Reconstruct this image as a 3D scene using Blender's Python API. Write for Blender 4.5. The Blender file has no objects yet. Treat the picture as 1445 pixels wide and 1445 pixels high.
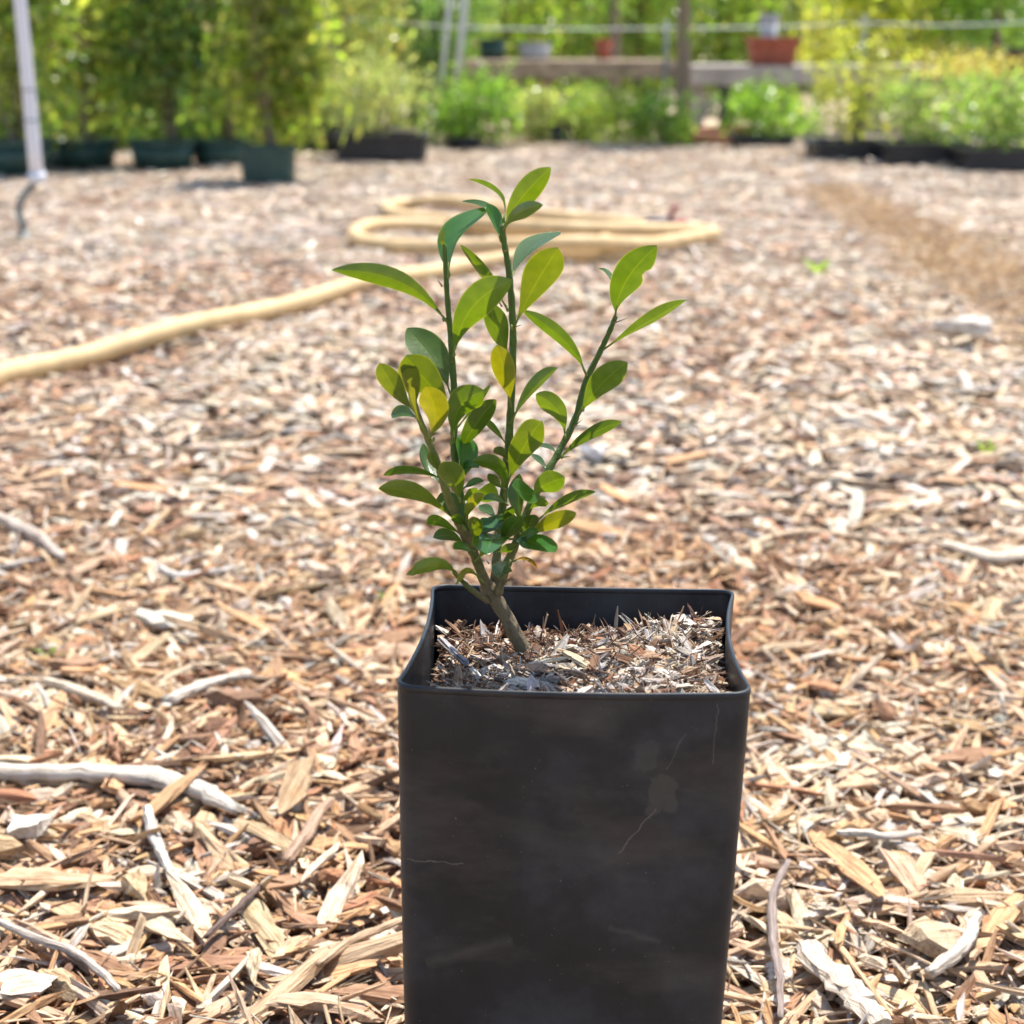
import bpy, math, random
import numpy as np
from mathutils import Vector, Matrix

random.seed(7)
rng = np.random.default_rng(11)
S = bpy.context.scene
C = S.collection

# ---------------------------------------------------------------- camera
PX = 1445.0
F = 2650.0
PITCH = 0.2483
H = 0.38
cam_d = bpy.data.cameras.new('camera')
cam = bpy.data.objects.new('camera', cam_d)
C.objects.link(cam)
cam_d.sensor_width = 36.0
cam_d.lens = F / PX * 36.0
cam.location = (0, 0, H)
cam.rotation_euler = (math.pi / 2 - PITCH, 0, 0)
cam_d.clip_start = 0.02
cam_d.clip_end = 500
cam_d.dof.use_dof = True
cam_d.dof.focus_distance = 0.645
cam_d.dof.aperture_fstop = 16.8
S.camera = cam

# ---------------------------------------------------------------- light
SUN_EL = math.radians(67)
SUN_AZ = math.radians(30)           # from +Y (behind the plant) towards +X (the right)
w = bpy.data.worlds.new('World')
S.world = w
w.use_nodes = True
nt = w.node_tree
nt.nodes.clear()
sky = nt.nodes.new('ShaderNodeTexSky')
sky.sky_type = 'NISHITA'
sky.sun_disc = False
sky.sun_elevation = SUN_EL
sky.sun_rotation = SUN_AZ
bg = nt.nodes.new('ShaderNodeBackground')
bg.inputs['Strength'].default_value = 0.135
wo = nt.nodes.new('ShaderNodeOutputWorld')
nt.links.new(sky.outputs[0], bg.inputs[0])
nt.links.new(bg.outputs[0], wo.inputs[0])
sun_d = bpy.data.lights.new('sun', 'SUN')
sun_d.energy = 4.6
sun_d.angle = math.radians(0.53)
sun_d.color = (1.0, 0.955, 0.88)
sun = bpy.data.objects.new('sun', sun_d)
C.objects.link(sun)
sdir = Vector((math.sin(SUN_AZ) * math.cos(SUN_EL), math.cos(SUN_AZ) * math.cos(SUN_EL), math.sin(SUN_EL)))
sun.rotation_euler = sdir.to_track_quat('Z', 'Y').to_euler()
S.view_settings.view_transform = 'Standard'
S.view_settings.look = 'None'
S.view_settings.exposure = 1.12
S.view_settings.gamma = 1.0
S.render.engine = 'CYCLES'
S.cycles.use_denoising = True
S.cycles.max_bounces = 6
S.cycles.diffuse_bounces = 4
S.cycles.glossy_bounces = 3
S.cycles.transmission_bounces = 5
S.cycles.sample_clamp_indirect = 6

# ---------------------------------------------------------------- pixel -> place
CP, SP = math.cos(PITCH), math.sin(PITCH)
VF = Vector((0, CP, -SP))
VU = Vector((0, SP, CP))
VR = Vector((1, 0, 0))
CAM = Vector((0, 0, H))

def ray(px, py):
    return VR * ((px - PX / 2) / F) + VU * ((PX / 2 - py) / F) + VF

def at(px, py, Y):
    d = ray(px, py)
    return CAM + d * (Y / d.y)

def onz(px, py, z=0.0):
    d = ray(px, py)
    return CAM + d * ((z - H) / d.z)

# ---------------------------------------------------------------- materials
def mat(name):
    m = bpy.data.materials.new(name)
    m.use_nodes = True
    n = m.node_tree
    n.nodes.clear()
    o = n.nodes.new('ShaderNodeOutputMaterial')
    return m, n, o

def N(n, t, **kw):
    x = n.nodes.new(t)
    for k, v in kw.items():
        if k.startswith('i_'):
            x.inputs[k[2:].replace('_', ' ')].default_value = v
        else:
            setattr(x, k, v)
    return x

def L(n, a, b):
    n.links.new(a, b)

def ramp(n, fac, stops):
    r = N(n, 'ShaderNodeValToRGB')
    e = r.color_ramp.elements
    while len(e) < len(stops):
        e.new(0.5)
    for el, (p, c) in zip(e, stops):
        el.position = p
        el.color = (*c, 1) if len(c) == 3 else c
    L(n, fac, r.inputs[0])
    return r.outputs[0]

def mixc(n, fac, a, b, mode='MIX'):
    x = N(n, 'ShaderNodeMix', data_type='RGBA', blend_type=mode)
    for sock, v in ((x.inputs[0], fac), (x.inputs[6], a), (x.inputs[7], b)):
        if isinstance(v, (int, float)):
            sock.default_value = v
        elif isinstance(v, tuple):
            sock.default_value = (*v, 1)
        else:
            L(n, v, sock)
    return x.outputs[2]

def math_(n, op, a, b=None, clamp=False):
    x = N(n, 'ShaderNodeMath', operation=op, use_clamp=clamp)
    for sock, v in ((x.inputs[0], a), (x.inputs[1], b)):
        if v is None:
            continue
        if isinstance(v, (int, float)):
            sock.default_value = v
        else:
            L(n, v, sock)
    return x.outputs[0]

def mapping(n, vec, scale, loc=(0, 0, 0)):
    m = N(n, 'ShaderNodeMapping')
    m.inputs['Scale'].default_value = scale
    m.inputs['Location'].default_value = loc
    L(n, vec, m.inputs['Vector'])
    return m.outputs[0]

def noise(n, vec, scale, detail=4, rough=0.55):
    x = N(n, 'ShaderNodeTexNoise')
    x.inputs['Scale'].default_value = scale
    x.inputs['Detail'].default_value = detail
    x.inputs['Roughness'].default_value = rough
    L(n, vec, x.inputs['Vector'])
    return x.outputs[0]

def bump(n, h, strength, dist):
    b = N(n, 'ShaderNodeBump')
    b.inputs['Strength'].default_value = strength
    b.inputs['Distance'].default_value = dist
    L(n, h, b.inputs['Height'])
    return b.outputs[0]

def bsdf(n, o, col, rough=0.7, nrm=None, spec=0.3):
    p = N(n, 'ShaderNodeBsdfPrincipled')
    if isinstance(col, tuple):
        p.inputs['Base Color'].default_value = (*col, 1)
    else:
        L(n, col, p.inputs['Base Color'])
    if isinstance(rough, (int, float)):
        p.inputs['Roughness'].default_value = rough
    else:
        L(n, rough, p.inputs['Roughness'])
    p.inputs['Specular IOR Level'].default_value = spec
    if nrm is not None:
        L(n, nrm, p.inputs['Normal'])
    if o is not None:
        L(n, p.outputs[0], o.inputs[0])
    return p

def m_wood():
    m, n, o = mat('weathered_wood_chip')
    g = N(n, 'ShaderNodeAttribute', attribute_name='grain').outputs['Vector']
    c = N(n, 'ShaderNodeAttribute', attribute_name='chip_color').outputs['Color']
    fib = noise(n, mapping(n, g, (45, 900, 700)), 1.0, 5, 0.65)
    blot = noise(n, mapping(n, g, (110, 190, 190)), 1.0, 3, 0.5)
    fine = noise(n, mapping(n, g, (400, 2600, 2600)), 1.0, 2, 0.5)
    coarse = noise(n, mapping(n, g, (22, 420, 380)), 1.0, 4, 0.6)
    k = ramp(n, fib, [(0.30, (0.56, 0.5, 0.46)), (0.46, (0.94, 0.93, 0.92)), (0.7, (1.08, 1.08, 1.07))])
    col = mixc(n, 1.0, c, k, 'MULTIPLY')
    k3 = ramp(n, coarse, [(0.33, (0.46, 0.38, 0.32)), (0.47, (0.96, 0.94, 0.92)), (0.7, (1.06, 1.05, 1.03))])
    col = mixc(n, 0.85, col, k3, 'MULTIPLY')
    k2 = ramp(n, blot, [(0.3, (0.72, 0.65, 0.58)), (0.5, (1, 1, 1)), (0.75, (1.12, 1.1, 1.06))])
    col = mixc(n, 0.8, col, k2, 'MULTIPLY')
    h = math_(n, 'ADD', math_(n, 'ADD', fib, math_(n, 'MULTIPLY', coarse, 1.6)), math_(n, 'MULTIPLY', fine, 0.3))
    bsdf(n, o, col, 0.85, bump(n, h, 0.8, 0.0016), 0.15)
    return m

def m_plain(name, col, rough=0.6, var=0.15, scale=40, spec=0.3, bmp=0.0):
    m, n, o = mat(name)
    tc = N(n, 'ShaderNodeTexCoord').outputs['Object']
    z = noise(n, tc, scale, 5)
    a = tuple(max(0, x * (1 - var)) for x in col)
    b = tuple(min(1, x * (1 + var)) for x in col)
    cc = ramp(n, z, [(0.3, a), (0.7, b)])
    bsdf(n, o, cc, rough, bump(n, z, bmp, 0.004) if bmp else None, spec)
    return m

def m_ground():
    m, n, o = mat('mulch_bed')
    tc = N(n, 'ShaderNodeTexCoord').outputs['Object']
    a = noise(n, tc, 3, 6)
    v = N(n, 'ShaderNodeTexVoronoi')
    v.inputs['Scale'].default_value = 55
    L(n, mapping(n, tc, (1, 1.7, 1)), v.inputs['Vector'])
    c1 = ramp(n, a, [(0.3, (0.10, 0.062, 0.04)), (0.7, (0.19, 0.125, 0.08))])
    # beyond the modelled chips the surface takes over with chip-coloured cells
    cells = ramp(n, N_sep(n, v.outputs['Color']), [(0.0, (0.16, 0.1, 0.065)), (0.4, (0.42, 0.3, 0.2)), (0.75, (0.6, 0.47, 0.35)), (1, (0.7, 0.63, 0.54))])
    sep = N(n, 'ShaderNodeSeparateXYZ')
    L(n, tc, sep.inputs[0])
    far = math_(n, 'MULTIPLY', math_(n, 'SUBTRACT', sep.outputs[1], 2.6), 0.8, True)
    out = math_(n, 'SUBTRACT', math_(n, 'ABSOLUTE', sep.outputs[0]), math_(n, 'MULTIPLY', sep.outputs[1], .285))
    out = math_(n, 'MULTIPLY', math_(n, 'SUBTRACT', out, .1), 6.0, True)
    far = math_(n, 'MAXIMUM', far, out)
    col = mixc(n, far, c1, cells)
    bsdf(n, o, col, 0.95, bump(n, v.outputs['Distance'], 0.6, 0.01), 0.1)
    return m

def N_sep(n, colsock):
    s = N(n, 'ShaderNodeSeparateColor')
    L(n, colsock, s.inputs[0])
    return s.outputs[0]

def m_hero_leaf():
    m, n, o = mat('citrus_leaf')
    oc = N(n, 'ShaderNodeObjectInfo')
    uv = N(n, 'ShaderNodeUVMap', uv_map='UVMap').outputs[0]
    sep = N(n, 'ShaderNodeSeparateXYZ')
    L(n, uv, sep.inputs[0])
    u, v = sep.outputs[0], sep.outputs[1]
    av = math_(n, 'ABSOLUTE', math_(n, 'SUBTRACT', v, 0.5))
    rib = math_(n, 'SUBTRACT', 1.0, math_(n, 'DIVIDE', av, 0.035), True)
    tc = N(n, 'ShaderNodeTexCoord').outputs['Object']
    z = noise(n, tc, 170, 4)
    z2 = noise(n, tc, 900, 3)
    # side veins run forward from the midrib
    ph = math_(n, 'SUBTRACT', math_(n, 'MULTIPLY', u, 60), math_(n, 'MULTIPLY', av, 75))
    vein = math_(n, 'POWER', math_(n, 'ABSOLUTE', math_(n, 'SINE', ph)), 10)
    vein = math_(n, 'MULTIPLY', vein, 0.22)
    edge = math_(n, 'MULTIPLY', math_(n, 'SUBTRACT', av, 0.465), 24, True)
    base = mixc(n, 1.0, oc.outputs['Color'], ramp(n, z, [(0.3, (0.8, 0.84, 0.75)), (0.7, (1.2, 1.12, 1.1))]), 'MULTIPLY')
    base = mixc(n, math_(n, 'MULTIPLY', rib, 0.3), base, (0.22, 0.34, 0.07))
    base = mixc(n, vein, base, (0.16, 0.29, 0.06))
    base = mixc(n, math_(n, 'MULTIPLY', edge, 0.7), base, (0.32, 0.42, 0.12))
    tr = mixc(n, 1.0, base, (1.4, 0.95, 0.045), 'MULTIPLY')
    h = math_(n, 'ADD', math_(n, 'MULTIPLY', z2, 0.3), math_(n, 'MULTIPLY', math_(n, 'ADD', rib, vein), -0.7))
    nr = bump(n, h, 0.35, 0.0005)
    p = bsdf(n, None, base, 0.22, nr, 0.8)
    t = N(n, 'ShaderNodeBsdfTranslucent')
    L(n, tr, t.inputs['Color'])
    mx = N(n, 'ShaderNodeMixShader')
    mx.inputs[0].default_value = 0.54
    L(n, p.outputs[0], mx.inputs[1])
    L(n, t.outputs[0], mx.inputs[2])
    L(n, mx.outputs[0], o.inputs[0])
    return m

def m_foliage():
    m, n, o = mat('shrub_foliage')
    c = N(n, 'ShaderNodeAttribute', attribute_name='leaf_color').outputs['Color']
    p = bsdf(n, None, c, 0.28, None, 0.6)
    t = N(n, 'ShaderNodeBsdfTranslucent')
    L(n, mixc(n, 1.0, c, (1.75, 1.85, 0.75), 'MULTIPLY'), t.inputs['Color'])
    mx = N(n, 'ShaderNodeMixShader')
    mx.inputs[0].default_value = 0.56
    L(n, p.outputs[0], mx.inputs[1])
    L(n, t.outputs[0], mx.inputs[2])
    L(n, mx.outputs[0], o.inputs[0])
    return m

def m_pot():
    m, n, o = mat('scuffed_black_plastic')
    tc = N(n, 'ShaderNodeTexCoord').outputs['Object']
    sep = N(n, 'ShaderNodeSeparateXYZ')
    L(n, tc, sep.inputs[0])
    x, y, zc = sep.outputs
    dust = noise(n, tc, 26, 6, 0.6)
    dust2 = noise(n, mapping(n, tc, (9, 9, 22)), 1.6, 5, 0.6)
    sp = noise(n, tc, 900, 2, 0.5)
    col = ramp(n, dust, [(0.34, (0.004, 0.0065, 0.0105)), (0.5, (0.009, 0.0115, 0.016)), (0.66, (0.028, 0.031, 0.036))])
    smear_sheen = ramp(n, dust2, [(0.52, (0, 0, 0)), (0.72, (1, 1, 1))])
    col = mixc(n, math_(n, 'MULTIPLY', smear_sheen, 0.55), col, (0.070, 0.060, 0.052))  # cloudy smears; part of their warm tone imitates a soft sheen
    # speckles of dried soil
    spk = ramp(n, sp, [(0.74, (0, 0, 0)), (0.78, (1, 1, 1))])
    col = mixc(n, math_(n, 'MULTIPLY', spk, 0.5), col, (0.2, 0.17, 0.13))
    front = math_(n, 'LESS_THAN', y, -0.035)
    wob = math_(n, 'MULTIPLY', math_(n, 'SUBTRACT', noise(n, tc, 190, 5), 0.5), 0.012)
    def patch(cx, cz, rx, rz, amt, c):
        nonlocal col
        dx = math_(n, 'DIVIDE', math_(n, 'SUBTRACT', x, cx), rx)
        dz = math_(n, 'DIVIDE', math_(n, 'SUBTRACT', zc, cz), rz)
        d = math_(n, 'MAXIMUM', math_(n, 'ABSOLUTE', dx), math_(n, 'ABSOLUTE', dz))
        d = math_(n, 'ADD', d, math_(n, 'MULTIPLY', wob, 190))
        k = math_(n, 'MULTIPLY', math_(n, 'SUBTRACT', 1.0, d), 4, True)
        k = math_(n, 'MULTIPLY', k, front)
        col = mixc(n, math_(n, 'MULTIPLY', k, amt), col, c)
    patch(0.0275, 0.158, 0.0046, 0.0066, 0.3, (0.085, 0.08, 0.065))
    patch(0.0225, 0.1705, 0.0040, 0.0054, 0.18, (0.085, 0.08, 0.07))
    def scratch(x0, z0, x1, z1, wd, amt):
        nonlocal col
        dx, dz = x1 - x0, z1 - z0
        ln = math.hypot(dx, dz)
        ux, uz = dx / ln, dz / ln
        al = math_(n, 'ADD', math_(n, 'MULTIPLY', math_(n, 'SUBTRACT', x, x0), ux), math_(n, 'MULTIPLY', math_(n, 'SUBTRACT', zc, z0), uz))
        ac = math_(n, 'ADD', math_(n, 'MULTIPLY', math_(n, 'SUBTRACT', x, x0), -uz), math_(n, 'MULTIPLY', math_(n, 'SUBTRACT', zc, z0), ux))
        ac = math_(n, 'ADD', ac, math_(n, 'MULTIPLY', wob, 0.25))
        k = math_(n, 'SUBTRACT', 1.0, math_(n, 'DIVIDE', math_(n, 'ABSOLUTE', ac), wd), True)
        k = math_(n, 'MULTIPLY', k, math_(n, 'GREATER_THAN', al, 0.0))
        k = math_(n, 'MULTIPLY', k, math_(n, 'LESS_THAN', al, ln))
        k = math_(n, 'MULTIPLY', k, front)
        col = mixc(n, math_(n, 'MULTIPLY', k, amt), col, (0.22, 0.2, 0.17))
    scratch(0.0255, 0.1535, 0.0145, 0.138, 0.00022, 0.45)
    scratch(-0.0505, 0.1335, -0.033, 0.133, 0.00022, 0.5)
    scratch(0.0285, 0.166, 0.034, 0.178, 0.00025, 0.22)
    scratch(0.0435, 0.1875, 0.0425, 0.168, 0.00018, 0.3)
    scratch(-0.045, 0.098, -0.018, 0.1075, 0.0030, 0.10)
    scratch(0.012, 0.113, 0.028, 0.108, 0.0016, 0.10)
    ro = ramp(n, dust, [(0.3, (0.34,) * 3), (0.75, (0.6,) * 3)])
    h = math_(n, 'ADD', noise(n, mapping(n, tc, (700, 700, 60)), 1.0, 3), dust)
    bsdf(n, o, col, ro, bump(n, h, 0.12, 0.0006), 0.33)
    return m

def m_bark(name, a, b, green=None, base_bark=False):
    m, n, o = mat(name)
    g = N(n, 'ShaderNodeAttribute', attribute_name='grain').outputs['Vector']
    z = noise(n, mapping(n, g, (260, 700, 700)), 1.0, 5, 0.65)
    z2 = noise(n, mapping(n, g, (120, 160, 160)), 1.0, 3)
    col = ramp(n, z, [(0.3, a), (0.7, b)])
    if base_bark:
        sx = N(n, 'ShaderNodeSeparateXYZ')
        L(n, g, sx.inputs[0])
        k = math_(n, 'SUBTRACT', 1.0, math_(n, 'MULTIPLY', math_(n, 'SUBTRACT', math_(n, 'ADD', sx.outputs[0], math_(n, 'MULTIPLY', z2, .012)), .010), 45), True)
    if green:
        col = mixc(n, ramp(n, z2, [(0.4, (0, 0, 0)), (0.62, (1, 1, 1))]), col, green)
    if base_bark:
        brk = ramp(n, z, [(0.3, (0.06, 0.05, 0.022)), (0.7, (0.21, 0.17, 0.08))])
        col = mixc(n, k, col, brk)
    bsdf(n, o, col, 0.6, bump(n, z, 1.0, 0.0016), 0.3)
    return m

M = {}
M['wood'] = m_wood()
M['ground'] = m_ground()
M['leaf'] = m_hero_leaf()
M['foliage'] = m_foliage()
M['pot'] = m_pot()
M['bark'] = m_bark('seedling_bark', (0.05, 0.034, 0.02), (0.27, 0.195, 0.115), (0.15, 0.115, 0.06))
M['stem'] = m_bark('green_stem', (0.035, 0.075, 0.010), (0.10, 0.16, 0.022), (0.07, 0.12, 0.016), True)
M['oldstem'] = m_bark('olive_stem', (0.10, 0.12, 0.02), (0.2, 0.2, 0.05), (0.12, 0.15, 0.03), True)
M['stalk'] = m_bark('leaf_stalk', (0.09, 0.14, 0.02), (0.2, 0.24, 0.05))
M['thorn'] = m_plain('thorn', (0.22, 0.14, 0.07), 0.5)
M['soil'] = m_plain('dark_soil', (0.05, 0.03, 0.02), 0.95, 0.5, 120, 0.1, 0.6)
M['green_pot'] = m_plain('dark_green_plastic', (0.018, 0.05, 0.04), 0.5, 0.3, 20, 0.4)
M['black_pot'] = m_plain('black_plastic', (0.014, 0.014, 0.018), 0.5, 0.4, 20, 0.4)
M['terracotta'] = m_plain('terracotta', (0.34, 0.10, 0.06), 0.8, 0.2, 30, 0.25)
M['grey_pot'] = m_plain('grey_plastic', (0.34, 0.35, 0.36), 0.6, 0.15, 20)
M['pvc'] = m_plain('white_pvc', (0.62, 0.62, 0.66), 0.4, 0.06, 15)
M['band'] = m_plain('dark_band', (0.2, 0.22, 0.24), 0.5)
M['poly'] = m_plain('grey_poly_tube', (0.17, 0.18, 0.17), 0.5, 0.2)
M['hose'] = m_plain('tan_hose', (0.55, 0.385, 0.19), 0.6, 0.22, 22, 0.4)
M['brass'] = m_plain('dark_fitting', (0.1, 0.09, 0.09), 0.4)
M['red'] = m_plain('red_plastic', (0.26, 0.03, 0.035), 0.4)
M['bench_brown'] = m_plain('brown_timber', (0.33, 0.245, 0.175), 0.8, 0.4, 18, 0.2, 0.3)
M['bench_grey'] = m_plain('grey_timber', (0.38, 0.335, 0.30), 0.85, 0.3, 18, 0.2, 0.3)
M['trunk'] = m_bark('shrub_bark', (0.12, 0.085, 0.055), (0.32, 0.24, 0.17))
M['straw'] = m_plain('dry_needles', (0.42, 0.235, 0.09), 0.8, 0.35, 25, 0.2)

# ---------------------------------------------------------------- mesh helpers
def tag(o, label=None, cat=None, group=None, kind=None):
    if label: o['label'] = label
    if cat: o['category'] = cat
    if group: o['group'] = group
    if kind: o['kind'] = kind
    return o

def empty(name, loc=(0, 0, 0), rz=0.0):
    o = bpy.data.objects.new(name, None)
    o.empty_display_size = 0.02
    o.location = loc
    o.rotation_euler = (0, 0, rz)
    C.objects.link(o)
    return o

def mesh_obj(name, me, parent=None, loc=None):
    o = bpy.data.objects.new(name, me)
    C.objects.link(o)
    if parent is not None:
        o.parent = parent
    if loc is not None:
        o.location = loc
    return o

def quad_mesh(name, V, Q, material, attrs=None, smooth=False):
    """fast all-quad (or all-tri) mesh from numpy arrays"""
    me = bpy.data.meshes.new(name)
    V = np.ascontiguousarray(V, dtype=np.float32)
    Q = np.ascontiguousarray(Q, dtype=np.int32)
    k = Q.shape[1]
    me.vertices.add(len(V))
    me.vertices.foreach_set('co', V.ravel())
    me.loops.add(Q.size)
    me.loops.foreach_set('vertex_index', Q.ravel())
    me.polygons.add(len(Q))
    me.polygons.foreach_set('loop_start', np.arange(0, Q.size, k, dtype=np.int32))
    me.polygons.foreach_set('use_smooth', np.full(len(Q), smooth, dtype=bool))
    for nm, (ty, arr) in (attrs or {}).items():
        a = me.attributes.new(nm, ty, 'POINT')
        arr = np.ascontiguousarray(arr, dtype=np.float32)
        a.data.foreach_set('color' if ty == 'FLOAT_COLOR' else 'vector', arr.ravel())
    me.update(calc_edges=True)
    me.validate()
    me.materials.append(material)
    return me

class MB:
    def __init__(s):
        s.v, s.f, s.g = [], [], []
    def add(s, vs, fs, gs=None):
        b = len(s.v)
        s.v += [tuple(x) for x in vs]
        s.f += [tuple(i + b for i in f) for f in fs]
        s.g += gs if gs else [tuple(x) for x in vs]
    def box(s, c, size, rz=0.0, bev=0.0, ry=0.0):
        cx, cy, cz = c
        hx, hy, hz = (q / 2 for q in size)
        R = Matrix.Rotation(rz, 3, 'Z') @ Matrix.Rotation(ry, 3, 'Y')
        vs = []
        for x, y, z in ((-1,-1,-1),(1,-1,-1),(1,1,-1),(-1,1,-1),(-1,-1,1),(1,-1,1),(1,1,1),(-1,1,1)):
            p = R @ Vector((x * hx, y * hy, z * hz))
            vs.append((p.x + cx, p.y + cy, p.z + cz))
        s.add(vs, [(0,3,2,1),(4,5,6,7),(0,1,5,4),(1,2,6,5),(2,3,7,6),(3,0,4,7)])
    def tube(s, pts, rad, n=8, cap=True, flat=1.0, jit=0.0, rnd=None):
        pts = [Vector(p) for p in pts]
        if isinstance(rad, (int, float)):
            rad = [rad] * len(pts)
        vs, gs, fs = [], [], []
        ref = Vector((0, 0, 1))
        acc = 0.0
        prev = None
        for i, p in enumerate(pts):
            t = (pts[min(i + 1, len(pts) - 1)] - pts[max(i - 1, 0)]).normalized()
            if prev is None:
                a = t.cross(ref)
                if a.length < 0.1:
                    a = t.cross(Vector((1, 0, 0)))
                a.normalize()
            else:
                a = prev - t * prev.dot(t)
                a.normalize()
            prev = a
            b = t.cross(a).normalized()
            if i:
                acc += (p - pts[i - 1]).length
            for k in range(n):
                an = 2 * math.pi * k / n
                r = rad[i] * (1 + (rnd.uniform(-jit, jit) if jit else 0))
                q = p + a * (math.cos(an) * r) + b * (math.sin(an) * r * flat)
                vs.append(q)
                gs.append((acc, math.cos(an) * rad[i], math.sin(an) * rad[i]))
        for i in range(len(pts) - 1):
            for k in range(n):
                k2 = (k + 1) % n
                fs.append((i * n + k, i * n + k2, (i + 1) * n + k2, (i + 1) * n + k))
        if cap:
            fs.append(tuple(range(n - 1, -1, -1)))
            fs.append(tuple(range((len(pts) - 1) * n, len(pts) * n)))
        s.add(vs, fs, gs)
    def lathe(s, prof, n=24, c=(0, 0, 0), sq=0.0, sy=1.0):
        """revolved profile [(r,z)..]; sq>0 squares the section"""
        vs, fs = [], []
        for r, z in prof:
            for k in range(n):
                a = 2 * math.pi * k / n
                x, y = math.cos(a), math.sin(a)
                if sq:
                    e = 1 / max(abs(x), abs(y))
                    q = 1 + (e - 1) * sq
                    x, y = x * q, y * q
                vs.append((c[0] + x * r, c[1] + y * r * sy, c[2] + z))
        for i in range(len(prof) - 1):
            for k in range(n):
                k2 = (k + 1) % n
                fs.append((i * n + k, i * n + k2, (i + 1) * n + k2, (i + 1) * n + k))
        fs.append(tuple(range(n - 1, -1, -1)))
        s.add(vs, fs)
    def mesh(s, name, material, smooth=False, color=None):
        me = bpy.data.meshes.new(name)
        me.from_pydata(s.v, [], s.f)
        a = me.attributes.new('grain', 'FLOAT_VECTOR', 'POINT')
        a.data.foreach_set('vector', np.array(s.g, dtype=np.float32).ravel())
        if color is not None:
            a = me.attributes.new('chip_color', 'FLOAT_COLOR', 'POINT')
            cc = np.ones((len(s.v), 4), dtype=np.float32)
            cc[:, :3] = color
            a.data.foreach_set('color', cc.ravel())
        me.polygons.foreach_set('use_smooth', [smooth] * len(me.polygons))
        me.materials.append(material)
        me.update()
        return me
    def build(s, name, material, parent=None, smooth=False, loc=None, color=None):
        return mesh_obj(name, s.mesh(name, material, smooth, color), parent, loc)

def smooth_path(pts, sub=6):
    pts = [Vector(p) for p in pts]
    out = []
    P = [pts[0]] + pts + [pts[-1]]
    for i in range(1, len(P) - 2):
        a, b, c, d = P[i - 1], P[i], P[i + 1], P[i + 2]
        for k in range(sub):
            t = k / sub
            out.append(0.5 * ((2 * b) + (c - a) * t + (2 * a - 5 * b + 4 * c - d) * t * t + (3 * b - 3 * c + d - a) * t ** 3))
    out.append(pts[-1])
    return out

# ---------------------------------------------------------------- ground
def gz(x, y):
    return (0.006 * np.sin(3.1 * x + 1.3) * np.cos(2.6 * y) + 0.004 * np.sin(9 * x - 4 * y) + 0.0035 * np.sin(14 * y + 5 * x + 2)
            + 0.012 * np.sin(0.9 * y + 0.5 * x) * np.clip((np.abs(y) - 1.2) / 2, 0, 1))

gx = np.concatenate([[-120, -60, -30, -15, -8], np.arange(-4, 4.01, 0.05), [8, 15, 30, 60, 120]])
gy = np.concatenate([[-60, -20, -6, -2], np.arange(-0.5, 8.51, 0.05), [10, 13, 18, 30, 60, 120, 200]])
X, Y = np.meshgrid(gx, gy)
inner = (np.abs(X) < 6) & (Y < 9) & (Y > -1)
Z = np.where(inner, gz(X, Y), 0.0) - 0.004
nx_, ny_ = len(gx), len(gy)
Vg = np.stack([X.ravel(), Y.ravel(), Z.ravel()], 1)
ii = (np.arange(ny_ - 1)[:, None] * nx_ + np.arange(nx_ - 1)[None, :]).ravel()
Qg = np.stack([ii, ii + 1, ii + nx_ + 1, ii + nx_], 1)
ground = mesh_obj('ground', quad_mesh('ground', Vg, Qg, M['ground'], smooth=True))
tag(ground, 'flat nursery ground covered in wood chip mulch', kind='structure')

# ---------------------------------------------------------------- wood chips
PAL = np.array([
    (0.68, 0.555, 0.41),  # pale cream
    (0.60, 0.435, 0.285), # tan
    (0.55, 0.345, 0.185), # orange tan
    (0.40, 0.24, 0.145),  # brown
    (0.61, 0.555, 0.475), # bleached grey
    (0.23, 0.14, 0.09),   # dark brown
    (0.43, 0.225, 0.125), # red brown
    (0.44, 0.38, 0.325),  # grey
])
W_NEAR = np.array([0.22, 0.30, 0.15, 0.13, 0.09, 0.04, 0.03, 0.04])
W_FAR = np.array([0.36, 0.15, 0.04, 0.05, 0.34, 0.01, 0.01, 0.04])

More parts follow.
